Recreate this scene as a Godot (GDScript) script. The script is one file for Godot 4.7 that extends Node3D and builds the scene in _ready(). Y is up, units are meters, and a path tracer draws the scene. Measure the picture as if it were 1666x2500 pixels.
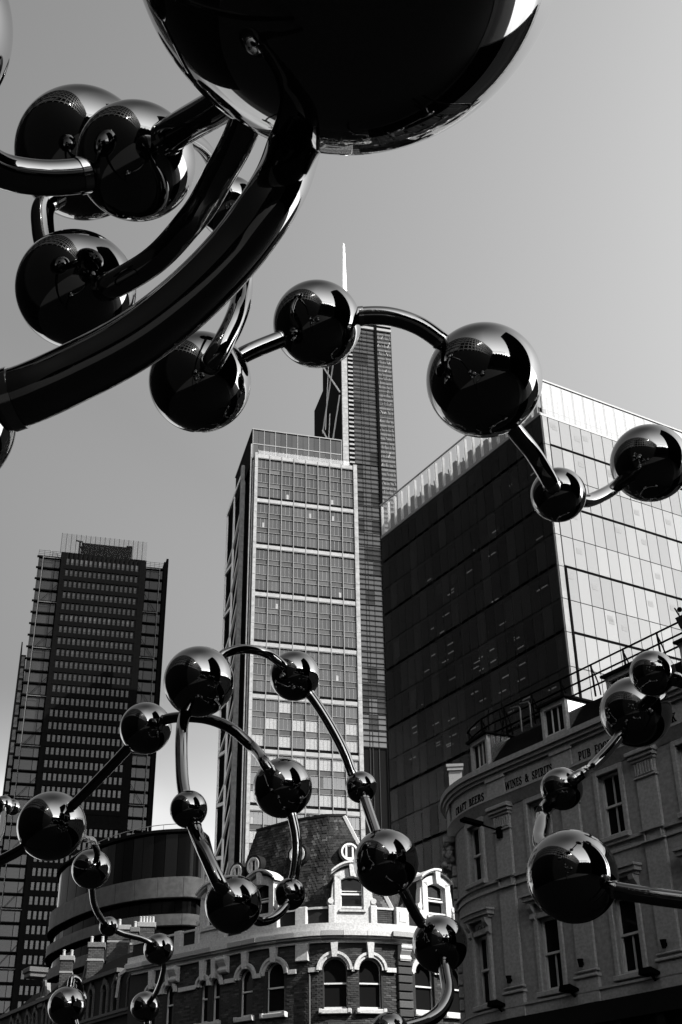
extends Node3D
# Black-and-white street view upwards: a polished ball-and-tube sculpture in front of towers, a brick corner house and a pub.

const UP := Vector3.UP
const SUN_AZ := 124.0
const SUN_EL := 41.0

var M := {}                 # materials
var world_of := {}          # node -> its transform in the world, so that parts can be given in world space
var taken := {}             # parent -> name -> count

# ------------------------------------------------------------------ geometry helpers
class Build:
	var v := PackedVector3Array()
	var n := PackedVector3Array()
	func tri(a: Vector3, b: Vector3, c: Vector3, na: Vector3, nb: Vector3, nc: Vector3) -> void:
		if (b - a).cross(c - a).dot(na + nb + nc) > 0.0:
			v.append(a); v.append(c); v.append(b); n.append(na); n.append(nc); n.append(nb)
		else:
			v.append(a); v.append(b); v.append(c); n.append(na); n.append(nb); n.append(nc)
	func quad(a: Vector3, b: Vector3, c: Vector3, d: Vector3, out: Vector3) -> void:
		var f := (b - a).cross(c - a)
		if f.length_squared() < 1e-14:
			f = (c - a).cross(d - a)
		if f.length_squared() < 1e-16:
			return
		f = f.normalized()
		if f.dot(out) < 0.0:
			f = -f
		tri(a, b, c, f, f, f)
		tri(a, c, d, f, f, f)
	func smooth(a: Vector3, b: Vector3, c: Vector3, d: Vector3, na: Vector3, nb: Vector3, nc: Vector3, nd: Vector3) -> void:
		tri(a, b, c, na, nb, nc)
		tri(a, c, d, na, nc, nd)
	func hexa(p: Array) -> void:   # corners 0..7: bit 0 along x, bit 1 along y, bit 2 along z
		var c := Vector3.ZERO
		for q in p:
			c += q
		c /= 8.0
		for f in [[0, 1, 3, 2], [4, 5, 7, 6], [0, 1, 5, 4], [2, 3, 7, 6], [0, 2, 6, 4], [1, 3, 7, 5]]:
			quad(p[f[0]], p[f[1]], p[f[2]], p[f[3]], (p[f[0]] + p[f[1]] + p[f[2]] + p[f[3]]) * 0.25 - c)
	func box(t: Transform3D, x0: float, x1: float, y0: float, y1: float, z0: float, z1: float) -> void:
		hexa([t * Vector3(x0, y0, z0), t * Vector3(x1, y0, z0), t * Vector3(x0, y1, z0), t * Vector3(x1, y1, z0), t * Vector3(x0, y0, z1), t * Vector3(x1, y0, z1), t * Vector3(x0, y1, z1), t * Vector3(x1, y1, z1)])
	func bevel_box(t: Transform3D, x0: float, x1: float, y0: float, y1: float, z0: float, z1: float, b: float) -> void:
		# a block whose front (z1) edges are chamfered
		box(t, x0, x1, y0, y1, z0, z1 - b)
		hexa([t * Vector3(x0, y0, z1 - b), t * Vector3(x1, y0, z1 - b), t * Vector3(x0, y1, z1 - b), t * Vector3(x1, y1, z1 - b), t * Vector3(x0 + b, y0 + b, z1), t * Vector3(x1 - b, y0 + b, z1), t * Vector3(x0 + b, y1 - b, z1), t * Vector3(x1 - b, y1 - b, z1)])
	func bar(a: Vector3, b: Vector3, w: float, d := -1.0) -> void:   # square bar from a to b
		var z := (b - a).normalized()
		var x := z.cross(UP if absf(z.y) < 0.95 else Vector3.RIGHT).normalized()
		var t := Transform3D(Basis(x, z.cross(x), z), a)
		var e := w if d < 0.0 else d
		box(t, -w / 2, w / 2, -e / 2, e / 2, 0, a.distance_to(b))
	func tube(p: PackedVector3Array, r: float, sides: int, caps := true) -> void:
		var side := Vector3.ZERO
		var rings := []
		for i in p.size():
			var d := (p[mini(i + 1, p.size() - 1)] - p[maxi(i - 1, 0)]).normalized()
			if i == 0:
				side = d.cross(UP if absf(d.y) < 0.9 else Vector3.RIGHT).normalized()
			else:
				side = (side - d * side.dot(d)).normalized()
			var ring := []
			var other := d.cross(side)
			for k in sides + 1:
				var a := TAU * k / sides
				ring.append(side * cos(a) + other * sin(a))
			rings.append(ring)
		for i in p.size() - 1:
			for k in sides:
				var a0: Vector3 = rings[i][k]
				var a1: Vector3 = rings[i][k + 1]
				var b0: Vector3 = rings[i + 1][k]
				var b1: Vector3 = rings[i + 1][k + 1]
				smooth(p[i] + a0 * r, p[i] + a1 * r, p[i + 1] + b1 * r, p[i + 1] + b0 * r, a0, a1, b1, b0)
		if caps:
			for e in [0, p.size() - 1]:
				var d := (p[1] - p[0]).normalized() * -1.0 if e == 0 else (p[e] - p[e - 1]).normalized()
				for k in sides:
					tri(p[e], p[e] + rings[e][k] * r, p[e] + rings[e][k + 1] * r, d, d, d)
	func lathe(t: Transform3D, prof: Array, sides: int) -> void:   # prof: [radius, y] from bottom to top
		for i in prof.size() - 1:
			var r0: float = prof[i][0]
			var r1: float = prof[i + 1][0]
			var y0: float = prof[i][1]
			var y1: float = prof[i + 1][1]
			var slope := Vector2(y1 - y0, r0 - r1).normalized()
			for k in sides:
				var a := TAU * k / sides
				var b := TAU * (k + 1) / sides
				var da := Vector3(cos(a), 0, sin(a))
				var db := Vector3(cos(b), 0, sin(b))
				var na := t.basis * (da * slope.x + UP * slope.y)
				var nb := t.basis * (db * slope.x + UP * slope.y)
				smooth(t * (da * r0 + UP * y0), t * (db * r0 + UP * y0), t * (db * r1 + UP * y1), t * (da * r1 + UP * y1), na, nb, nb, na)
	func prism(t: Transform3D, poly: PackedVector2Array, z0: float, z1: float) -> void:   # outline in x, y pushed out from z0 to z1
		var idx := Geometry2D.triangulate_polygon(poly)
		for i in range(0, idx.size(), 3):
			for z in [z0, z1]:
				var f := t.basis * Vector3(0, 0, 1.0 if (z == maxf(z0, z1)) else -1.0)
				tri(t * Vector3(poly[idx[i]].x, poly[idx[i]].y, z), t * Vector3(poly[idx[i + 1]].x, poly[idx[i + 1]].y, z), t * Vector3(poly[idx[i + 2]].x, poly[idx[i + 2]].y, z), f, f, f)
		var turn := -1.0 if Geometry2D.is_polygon_clockwise(poly) else 1.0
		for i in poly.size():
			var a := poly[i]
			var b := poly[(i + 1) % poly.size()]
			var o := t.basis * Vector3(b.y - a.y, a.x - b.x, 0) * turn
			quad(t * Vector3(a.x, a.y, z0), t * Vector3(b.x, b.y, z0), t * Vector3(b.x, b.y, z1), t * Vector3(a.x, a.y, z1), o)
	func mesh() -> ArrayMesh:
		var m := ArrayMesh.new()
		if v.is_empty():
			return m
		var arr := []
		arr.resize(Mesh.ARRAY_MAX)
		arr[Mesh.ARRAY_VERTEX] = v
		arr[Mesh.ARRAY_NORMAL] = n
		m.add_surface_from_arrays(Mesh.PRIMITIVE_TRIANGLES, arr)
		return m

class Way:   # a line on the ground, left to right as seen from in front of the wall that follows it
	var p := PackedVector3Array()
	var l := PackedFloat32Array()
	var nn := PackedVector3Array()
	func _init(points: Array, round_it := 0) -> void:
		var q := PackedVector3Array()
		for a in points:
			q.append(Vector3(a[0], 0, a[1]) if a is Array else a)
		if round_it > 0:
			for i in q.size() - 1:
				for k in round_it:
					q[i] = q[i]
					p.append(q[i].cubic_interpolate(q[i + 1], q[maxi(i - 1, 0)], q[mini(i + 2, q.size() - 1)], float(k) / round_it))
			p.append(q[q.size() - 1])
		else:
			p = q
		l.append(0.0)
		for i in p.size() - 1:
			l.append(l[i] + p[i].distance_to(p[i + 1]))
		for i in p.size():
			var t := (p[mini(i + 1, p.size() - 1)] - p[maxi(i - 1, 0)]).normalized()
			nn.append(t.cross(UP))
	func total() -> float:
		return l[l.size() - 1]
	func frame(u: float, h := 0.0, off := 0.0) -> Transform3D:   # x along the wall, y up, z out of it
		var i := 0
		while i < l.size() - 2 and l[i + 1] < u:
			i += 1
		var f := (u - l[i]) / maxf(l[i + 1] - l[i], 1e-6)
		var z := nn[i].lerp(nn[i + 1], clampf(f, 0, 1)).normalized()
		return Transform3D(Basis(UP.cross(z), UP, z), p[i].lerp(p[i + 1], f) + UP * h + z * off)
	func strip(b: Build, u0: float, u1: float, h0: float, h1: float, o0: float, o1: float, step := 0.4, top_back := 0.0) -> void:
		# a band along the way, from o0 (back) to o1 (front); top_back leans its top backwards
		var k := maxi(1, ceili((u1 - u0) / step - 0.01))
		for i in k:
			var a := frame(lerpf(u0, u1, float(i) / k))
			var c := frame(lerpf(u0, u1, float(i + 1) / k))
			var za := a.basis.z
			var zc := c.basis.z
			var q := []
			for e in [[o0, h0], [o1, h0], [o1 - top_back, h1], [o0 - top_back, h1]]:
				q.append([a.origin + za * e[0] + UP * e[1], c.origin + zc * e[0] + UP * e[1]])
			var tilt := Vector2(h1 - h0, top_back).normalized()
			var na := za * tilt.x + UP * tilt.y
			var nc := zc * tilt.x + UP * tilt.y
			b.smooth(q[1][0], q[1][1], q[2][1], q[2][0], na, nc, nc, na)
			b.smooth(q[0][0], q[0][1], q[3][1], q[3][0], -na, -nc, -nc, -na)
			b.quad(q[0][0], q[0][1], q[1][1], q[1][0], Vector3.DOWN)
			b.quad(q[3][0], q[3][1], q[2][1], q[2][0], UP)
			if i == 0:
				b.quad(q[0][0], q[1][0], q[2][0], q[3][0], -a.basis.x)
			if i == k - 1:
				b.quad(q[0][1], q[1][1], q[2][1], q[3][1], c.basis.x)
	func wall(b: Build, u0: float, u1: float, h0: float, h1: float, holes: Array, o0: float, o1: float, step := 0.4) -> void:
		# a wall with square openings [u0, u1, h0, h1]
		var cuts := [u0, u1]
		for h in holes:
			for e in [h[0], h[1]]:
				if e > u0 and e < u1:
					cuts.append(e)
		cuts.sort()
		for i in cuts.size() - 1:
			var a: float = cuts[i]
			var c: float = cuts[i + 1]
			if c - a < 1e-4:
				continue
			var open := []
			for h in holes:
				if h[0] < c - 1e-4 and h[1] > a + 1e-4:
					open.append([h[2], h[3]])
			open.sort()
			var y := h0
			for e in open:
				if e[0] > y:
					strip(b, a, c, y, e[0], o0, o1, step)
				y = e[1]
			if h1 > y:
				strip(b, a, c, y, h1, o0, o1, step)

# ------------------------------------------------------------------ object helpers
func numbered(parent: Node, called: String) -> String:
	if not taken.has(parent):
		taken[parent] = {}
	var k: int = taken[parent].get(called, 0)
	taken[parent][called] = k + 1
	return called if k == 0 else "%s_%03d" % [called, k]

func thing(called: String, label: String, category: String, at := Vector3.ZERO, group := "") -> Node3D:
	var o := Node3D.new()
	o.name = numbered(self, called)
	o.position = at
	add_child(o, true)
	world_of[o] = Transform3D(Basis.IDENTITY, at)
	o.set_meta("label", label)
	o.set_meta("category", category)
	if group:
		o.set_meta("group", group)
	return o

func part(parent: Node3D, called: String, mesh: Variant, material: Material, xf := Transform3D.IDENTITY, label := "") -> MeshInstance3D:
	var o := MeshInstance3D.new()
	o.name = numbered(parent, called)
	o.mesh = mesh.mesh() if mesh is Build else mesh
	o.material_override = material
	o.transform = world_of[parent].affine_inverse() * xf
	world_of[o] = xf
	parent.add_child(o, true)
	if label:
		o.set_meta("label", label)
	return o

func stuff(o: Node) -> void:
	o.set_meta("kind", "stuff")

func structure(called: String, mesh: Variant, material: Material, xf := Transform3D.IDENTITY) -> MeshInstance3D:
	var o := MeshInstance3D.new()
	o.name = numbered(self, called)
	o.mesh = mesh.mesh() if mesh is Build else mesh
	o.material_override = material
	o.transform = xf
	add_child(o, true)
	o.set_meta("kind", "structure")
	return o

func bearing(deg: float) -> Vector3:   # compass bearing seen from the camera, 0 is straight ahead, clockwise
	return Vector3(sin(deg_to_rad(deg)), 0, -cos(deg_to_rad(deg)))

func facing(at: Vector3, deg: float) -> Transform3D:   # x runs along bearing deg, z out of the wall, y up
	return Transform3D(Basis(UP, deg_to_rad(90.0 - deg)), at)

func box_mesh(x: float, y: float, z: float) -> ArrayMesh:   # a small block with chamfered front edges, centred
	var b := Build.new()
	b.bevel_box(Transform3D.IDENTITY, -x / 2, x / 2, -y / 2, y / 2, -z / 2, z / 2, minf(0.012, minf(x, minf(y, z)) * 0.2))
	return b.mesh()

func plain_box(x: float, y: float, z: float) -> ArrayMesh:
	var b := Build.new()
	b.box(Transform3D.IDENTITY, -x / 2, x / 2, -y / 2, y / 2, -z / 2, z / 2)
	return b.mesh()

func shift(t: Transform3D, x: float, y: float, z: float) -> Transform3D:
	return Transform3D(t.basis, t * Vector3(x, y, z))

# ------------------------------------------------------------------ materials
func grain(seed_is: int, freq: float, low: float, high: float, octaves := 5) -> ImageTexture:
	var noise := FastNoiseLite.new()
	noise.seed = seed_is
	noise.frequency = freq
	noise.fractal_octaves = octaves
	noise.fractal_gain = 0.6
	var im := noise.get_seamless_image(512, 512)
	im.convert(Image.FORMAT_RGB8)
	for y in 512:
		for x in 512:
			var g := clampf(lerpf(low, high, smoothstep(0.2, 0.8, im.get_pixel(x, y).r)), 0, 1)
			im.set_pixel(x, y, Color(g, g, g))
	return ImageTexture.create_from_image(im)

func gray(v: float) -> Color:   # a linear base colour
	return Color(v, v, v).linear_to_srgb()

func mat(called: String, v: float, rough: float, metal := 0.0, tex: Texture2D = null, size := 1.0, spec := -1.0) -> StandardMaterial3D:
	var m := StandardMaterial3D.new()
	m.albedo_color = gray(v)
	m.roughness = rough
	m.metallic = metal
	m.metallic_specular = spec if spec >= 0.0 else (0.5 if rough < 0.2 else 0.15)
	if tex:
		m.albedo_texture = tex
		m.uv1_triplanar = true
		m.uv1_world_triplanar = true
		m.uv1_scale = Vector3.ONE / size
	M[called] = m
	return m

func make_materials() -> void:
	var speck := grain(3, 0.02, 0.86, 1.0)
	var patch := grain(11, 0.008, 0.9, 1.0, 4)
	var streak := grain(21, 0.05, 0.7, 1.0, 4)
	mat("steel", 0.23, 0.035, 1.0)
	mat("steel_collar", 0.42, 0.10, 1.0)
	mat("asphalt", 0.015, 0.85, 0.0, speck, 3.0)
	mat("paving", 0.04, 0.8, 0.0, speck, 2.0)
	mat("black_metal", 0.003, 0.85, 0.0, patch, 4.0, 0.03)
	mat("dark_glass", 0.003, 0.05, 0.0, null, 1.0, 0.10)
	mat("dark_glass_b", 0.006, 0.06, 0.0, null, 1.0, 0.14)
	mat("dark_glass_c", 0.0015, 0.05, 0.0, null, 1.0, 0.06)
	for k in 3:
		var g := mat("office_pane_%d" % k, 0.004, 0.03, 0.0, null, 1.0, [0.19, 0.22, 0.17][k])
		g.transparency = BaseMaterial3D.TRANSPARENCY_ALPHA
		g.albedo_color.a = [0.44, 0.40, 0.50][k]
	mat("office_floor", 0.03, 0.7)
	mat("office_blind", 0.09, 0.6)
	var lit := mat("ceiling_light", 0.4, 0.5)
	lit.emission_enabled = true
	lit.emission = Color(1, 1, 1)
	lit.emission_energy_multiplier = 0.12
	mat("joint", 0.004, 0.9, 0.0, null, 1.0, 0.1)
	mat("pale_panel", 0.15, 0.35, 0.0, patch, 9.0)
	for k in 5:
		mat("lit_face_glass_%d" % k, [0.103, 0.109, 0.115, 0.122, 0.097][k], 0.06)  # glass of the lit face, its bright sky reflection put into the base colour
	mat("blind_box", 0.115, 0.3)
	mat("lattice_steel", 0.5, 0.5)
	mat("screen_steel", 0.2, 0.5)
	mat("white_frame", 0.17, 0.5, 0.0, patch, 12.0)
	mat("stone_column", 0.17, 0.6, 0.0, speck, 14.0)
	mat("light_metal", 0.10, 0.45, 0.3)
	for k in 4:
		mat("tower_glass_%d" % k, [0.010, 0.014, 0.021, 0.007][k], 0.10, 0.0, patch, 30.0)
	for k in 3:
		mat("tower_spandrel_%d" % k, [0.045, 0.055, 0.038][k], 0.35, 0.0, patch, 20.0)
	mat("tower_blind", 0.22, 0.4, 0.0, streak, 5.0)
	mat("tower_curtain", 0.04, 0.2)
	mat("thin_steel", 0.07, 0.5)
	mat("mast", 0.8, 0.35)
	for k in 5:
		mat("office_glass_%d" % k, [0.004, 0.008, 0.014, 0.024, 0.04][k], 0.14, 0.0, streak, 6.0, 0.3)
	for k in 3:
		mat("stair_glass_%d" % k, [0.010, 0.014, 0.024][k], 0.08, 0.0, patch, 20.0, 0.25)
	mat("louvre", 0.012, 0.4)
	mat("slim_glass", 0.014, 0.08, 0.0, patch, 16.0)
	mat("lattice_glass", 0.06, 0.12, 0.0, streak, 9.0)
	mat("band_stone", 0.042, 0.6, 0.0, speck, 7.0)
	mat("brick_dark", 0.022, 0.9, 0.0, speck, 0.8)
	for k in 4:
		mat("brick_%d" % k, [0.04, 0.053, 0.028, 0.08][k], 0.9, 0.0, speck, 0.5)
	mat("mortar", 0.032, 0.95, 0.0, speck, 0.6)
	for k in 4:
		mat("slate_%d" % k, [0.024, 0.038, 0.015, 0.08][k], 0.6, 0.0, streak, 0.9)
	mat("lead", 0.42, 0.45)
	mat("white_stone", 0.42, 0.55, 0.0, speck, 1.1)
	mat("worn_stone", 0.33, 0.8, 0.0, streak, 0.6)
	mat("white_paint", 0.45, 0.4)
	mat("room_glass", 0.006, 0.04, 0.0, null, 1.0, 0.16)
	mat("pub_wall", 0.26, 0.75, 0.0, speck, 1.6)
	mat("pub_trim", 0.3, 0.7, 0.0, speck, 1.2)
	mat("pub_black", 0.006, 0.8, 0.0, patch, 2.0)
	mat("pub_roof", 0.008, 0.9, 0.0, patch, 2.0, 0.05)
	mat("lettering", 0.004, 0.9, 0.0, null, 1.0, 0.05)
	mat("sash", 0.42, 0.5)
	mat("cheek_lead", 0.75, 0.08, 0.9)
	mat("chimney_stone", 0.2, 0.7, 0.0, streak, 0.8)
	mat("pot", 0.2, 0.8)
	mat("gable_tile", 0.2, 0.8, 0.0, streak, 1.2)
	mat("terrace_stone", 0.1, 0.8, 0.0, streak, 1.5)
	mat("facing_pane", 0.006, 0.08, 0.0, patch, 20.0, 0.6)
	mat("facing_wall", 0.012, 0.6, 0.0, patch, 10.0, 0.3)
	var clear := mat("clear_pane", 0.55, 0.03)
	clear.transparency = BaseMaterial3D.TRANSPARENCY_ALPHA
	clear.albedo_color.a = 0.06
	var mist := mat("screen_pane", 0.30, 0.05)
	mist.transparency = BaseMaterial3D.TRANSPARENCY_ALPHA
	mist.albedo_color.a = 0.25
	var tint := mat("tinted_pane", 0.01, 0.05, 0.0, null, 1.0, 0.1)
	tint.transparency = BaseMaterial3D.TRANSPARENCY_ALPHA
	tint.albedo_color.a = 0.10

# ------------------------------------------------------------------ sky
func sky_light(d: Vector3, sun: Vector3, cloud: FastNoiseLite) -> float:
	var y := maxf(d.y, 0.0)
	var away := rad_to_deg(acos(clampf(d.dot(sun), -1, 1)))
	var a := maxf(0.87 * exp((78.0 - maxf(away, 40.0)) * 0.038), 0.30 + 0.16 * smoothstep(112.0, 94.0, away))
	var l := a * (0.043 + 1.0 - y)
	var puff := cloud.get_noise_3d(d.x * 3.0, d.y * 9.0, d.z * 3.0) * 0.5 + 0.5
	l += a * (1.0 + 1.3 * smoothstep(0.35, 0.75, puff)) * smoothstep(0.37, 0.23, d.y)
	return l * 0.62 if d.y > -0.02 else 0.02

func make_sky(sun: Vector3) -> Sky:
	var cloud := FastNoiseLite.new()
	cloud.seed = 5
	cloud.frequency = 0.7
	cloud.fractal_octaves = 5
	var im := Image.create(1024, 512, false, Image.FORMAT_RGBF)
	for j in 512:
		var up := PI * (0.5 - (j + 0.5) / 512.0)
		for i in 1024:
			var az := TAU * (i + 0.5) / 1024.0
			var d := Vector3(sin(az) * cos(up), sin(up), -cos(az) * cos(up))
			var l := sky_light(d, sun, cloud)
			im.set_pixel(i, j, Color(l, l, l))
	var pm := PanoramaSkyMaterial.new()
	pm.panorama = ImageTexture.create_from_image(im)
	var s := Sky.new()
	s.sky_material = pm
	return s

# ------------------------------------------------------------------ the scene
func _ready() -> void:
	var cam := Camera3D.new()
	cam.name = "camera"
	cam.fov = rad_to_deg(2.0 * atan(1250.0 / 3000.0))
	cam.near = 0.05
	cam.far = 6000.0
	var tilt := deg_to_rad(29.74)
	var roll := deg_to_rad(0.873)
	var up0 := Vector3(0, cos(tilt), sin(tilt))
	var right := Vector3.RIGHT * cos(roll) - up0 * sin(roll)
	cam.transform = Transform3D(Basis(right, Vector3.RIGHT * sin(roll) + up0 * cos(roll), -Vector3(0, sin(tilt), -cos(tilt))), Vector3(0, 1.6, 0))
	add_child(cam)
	cam.current = true
	var sun_at := bearing(SUN_AZ) * cos(deg_to_rad(SUN_EL)) + UP * sin(deg_to_rad(SUN_EL))
	var env := Environment.new()
	env.background_mode = Environment.BG_SKY
	env.sky = make_sky(sun_at)
	env.background_energy_multiplier = 1.0
	env.tonemap_mode = Environment.TONE_MAPPER_LINEAR
	env.tonemap_exposure = 2.4
	env.sdfgi_enabled = true
	env.ssao_enabled = true
	env.ssil_enabled = true
	var we := WorldEnvironment.new()
	we.name = "world_environment"
	we.environment = env
	add_child(we)
	var sun := DirectionalLight3D.new()
	sun.name = "sun"
	sun.light_energy = 1.6
	sun.light_angular_distance = 0.5
	sun.light_color = Color(1, 0.995, 0.985)
	sun.shadow_enabled = true
	sun.basis = Basis.looking_at(-sun_at)
	add_child(sun)

	make_materials()
	make_ground()
	glass_office_block()
	slab_tower()
	slim_tower()
	left_tower()
	banded_building()
	brick_corner_house()
	gabled_terrace()
	pub()
	surroundings()
	sculpture()

func make_ground() -> void:
	var b := Build.new()
	b.box(Transform3D.IDENTITY, -1500, 1500, -0.5, 0, -1500, 1500)
	structure("ground", b, M.asphalt)
	var p := Build.new()
	var w := Way.new([[2.2, -36.0], [5.2, -36.2], [12.0, -25.7], [30.0, 2.0]])
	w.strip(p, 0, w.total(), 0.0, 0.13, -2.0, 2.4)
	structure("pavement", p, M.paving)

# ---------------------------------------------------------------- the glass block on the right
func glass_office_block() -> void:
	var at := Vector3(19.3, 0, -98.12)
	var o := thing("glass_office_block", "glass office block with one black face and one bright face", "office building", at)
	var f := facing(at, 59.0)      # x along the bright face, z out of it
	var g := facing(at, 149.0)     # x along the dark face, towards the shared corner
	var rng := RandomNumberGenerator.new()
	rng.seed = 41
	var core := Build.new()
	core.box(f, 4.5, 36, 0, 68.0, -28.5, -0.12)
	core.box(f, 0.12, 4.5, 0, 68.0, -0.6, -0.12)
	core.box(f, 0.12, 4.5, 0, 25.0, -28.5, -0.6)
	core.box(f, 0.12, 4.5, 67.6, 68.0, -28.5, -0.6)
	core.box(f, 0.12, 4.5, 25.0, 67.6, -28.58, -28.3)
	part(o, "wall", core, M.joint)
	var pitch := 1.362
	var storey := 3.245
	var top := 68.08
	# rooms behind the dark face: floor slabs, columns, ceiling lights, a few blinds
	for k in 14:
		var y := top - storey * k
		var slab := Build.new()
		slab.box(f, 0.14, 4.5, y - 0.28, y + 0.04, -28.5, -0.6)
		part(o, "floor_slab", slab, M.office_floor)
	for i in 8:
		var col := Build.new()
		col.box(f, 0.7, 1.1, 25, 67.6, -28.2 + 3.9 * i, -27.8 + 3.9 * i)
		part(o, "column", col, M.office_floor)
	var tube_light := plain_box(1.1, 0.05, 0.12)
	for n in 62:
		var k := 13 - int(sqrt(rng.randf()) * 9.0) if n > 8 else rng.randi_range(0, 12)
		k = clampi(13 - k if n > 8 else k, 1, 12)
		part(o, "ceiling_light", tube_light, M.ceiling_light, shift(g, -rng.randf_range(1.0, 27.5), top - storey * k - 0.32, -rng.randf_range(0.7, 3.6)))
	for n in 26:
		var high := rng.randf_range(0.6, 2.6)
		part(o, "dark_side_blind", plain_box(1.15, high, 0.03), M.office_blind, shift(g, -pitch * (rng.randi_range(0, 20) + 0.5), top - storey * rng.randi_range(0, 12) - 0.35 - high / 2, -0.22))
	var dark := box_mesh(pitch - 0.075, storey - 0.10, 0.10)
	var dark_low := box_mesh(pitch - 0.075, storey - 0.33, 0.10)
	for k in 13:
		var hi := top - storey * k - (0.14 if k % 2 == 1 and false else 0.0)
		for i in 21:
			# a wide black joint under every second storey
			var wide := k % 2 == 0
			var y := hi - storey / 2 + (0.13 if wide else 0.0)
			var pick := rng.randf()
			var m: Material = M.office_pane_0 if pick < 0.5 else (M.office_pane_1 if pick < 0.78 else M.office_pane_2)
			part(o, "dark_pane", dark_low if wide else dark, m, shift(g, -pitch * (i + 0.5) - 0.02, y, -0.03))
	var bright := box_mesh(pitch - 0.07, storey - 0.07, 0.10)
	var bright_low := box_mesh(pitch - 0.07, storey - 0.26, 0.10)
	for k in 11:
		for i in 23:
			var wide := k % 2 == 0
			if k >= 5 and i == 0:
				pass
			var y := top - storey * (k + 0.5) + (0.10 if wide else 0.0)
			part(o, "pale_pane", bright_low if wide else bright, M["lit_face_glass_%d" % (rng.randi() % 5)], shift(f, 0.86 + pitch * (i + 0.5), y, -0.03))  # paler than the other face: brightness of the lit side painted in
	for i in 22:
		var mull := Build.new()
		mull.box(g, -pitch * i - 0.055, -pitch * i + 0.055, 25, 68.0, -0.16, -0.07)
		part(o, "mullion", mull, M.joint)
	for k in 14:
		var tr := Build.new()
		var wide := 0.16 if k % 2 == 1 else 0.06
		tr.box(g, -28.6, 0.0, top - storey * k - wide, top - storey * k + wide * 0.6, -0.15, -0.075)
		part(o, "transom", tr, M.joint)
	var strip_panel := box_mesh(0.70, storey - 0.06, 0.14)
	for k in 13:
		part(o, "corner_panel", strip_panel, M.pale_panel, shift(f, 0.40, top - storey * (k + 0.5), -0.02))
	var jut := Build.new()
	jut.box(f, 0.78, 0.98, 20, 51.8, -0.05, 0.16)
	part(o, "corner_groove", jut, M.black_metal)
	# pale blind boxes that hang behind the panes, seen as lighter patches
	var blind := plain_box(0.62, 0.55, 0.02)
	for n in 70:
		var k := rng.randi_range(0, 9)
		var i := rng.randi_range(0, 20)
		part(o, "blind", blind, M.blind_box, shift(f, 0.86 + pitch * (i + 0.5) + rng.randf_range(-0.25, 0.25), top - storey * (k + 0.5) + rng.randf_range(0.2, 0.9), 0.022))
	# roof screens
	var cop := Build.new()
	cop.box(g, -28.7, 0.0, 68.08, 68.42, -0.3, 0.06)
	part(o, "coping", cop, M.light_metal)
	var cop2 := Build.new()
	cop2.box(f, 0.0, 33, 68.08, 68.30, -0.3, 0.05)
	part(o, "coping", cop2, M.screen_steel)
	var screen := plain_box(pitch - 0.06, 3.9, 0.03)
	var fin := plain_box(0.12, 4.0, 0.30)
	for i in 21:
		part(o, "screen_pane", screen, M.clear_pane, shift(g, -pitch * (i + 0.5), 70.4, 0.0))
		part(o, "screen_fin", fin, M.white_frame, shift(g, -pitch * (i + 1), 70.3, -0.22))
	for i in 23:
		part(o, "screen_pane", screen, M.screen_pane, shift(f, 0.4 + pitch * (i + 0.5), 70.25, 0.0))
		part(o, "screen_post", plain_box(0.07, 4.1, 0.12), M.light_metal, shift(f, 0.4 + pitch * i, 70.3, -0.10))
	var rail := Build.new()
	rail.box(g, -28.7, 0.06, 72.38, 72.52, -0.08, 0.06)
	rail.box(f, 0.0, 33, 72.32, 72.50, -0.1, 0.08)
	part(o, "top_rail", rail, M.screen_steel)
	var frames := Build.new()     # raking steel behind the screens, and the dark plant
	for i in 24:
		var a := shift(f, 0.4 + pitch * i, 68.1, -0.7)
		frames.bar(a * Vector3.ZERO, a * Vector3(0.35, 3.4, -0.5), 0.10)
		frames.bar(a * Vector3(0.7, 0.2, -0.9), a * Vector3(0.2, 2.6, -0.3), 0.08)
		frames.bar(a * Vector3(0, 1.5, 0), a * Vector3(pitch, 1.5, 0), 0.06)
	part(o, "screen_bracing", frames, M.screen_steel)
	var plant := Build.new()
	for i in 20:
		var x := -1.2 - i * 1.362
		var w := 0.9 + 0.35 * sin(i * 2.3)
		plant.box(g, x - w, x, 68.1, 70.0 + 1.3 * absf(sin(i * 1.7)), -1.9, -0.75)
		plant.bar(shift(g, x, 68.1, -1.1) * Vector3.ZERO, shift(g, x - 0.5, 71.2, -1.1) * Vector3.ZERO, 0.12)
	part(o, "roof_plant", plant, M.black_metal)
	var mast := Build.new()
	mast.bar(f * Vector3(1.0, 72.3, -3), f * Vector3(0.7, 74.2, -3), 0.08)
	mast.bar(f * Vector3(1.6, 73.2, -3), f * Vector3(3.2, 73.3, -3), 0.14)
	mast.bar(f * Vector3(3.1, 72.3, -3), f * Vector3(3.1, 73.3, -3), 0.1)
	part(o, "roof_aerial", mast, M.black_metal)

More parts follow.
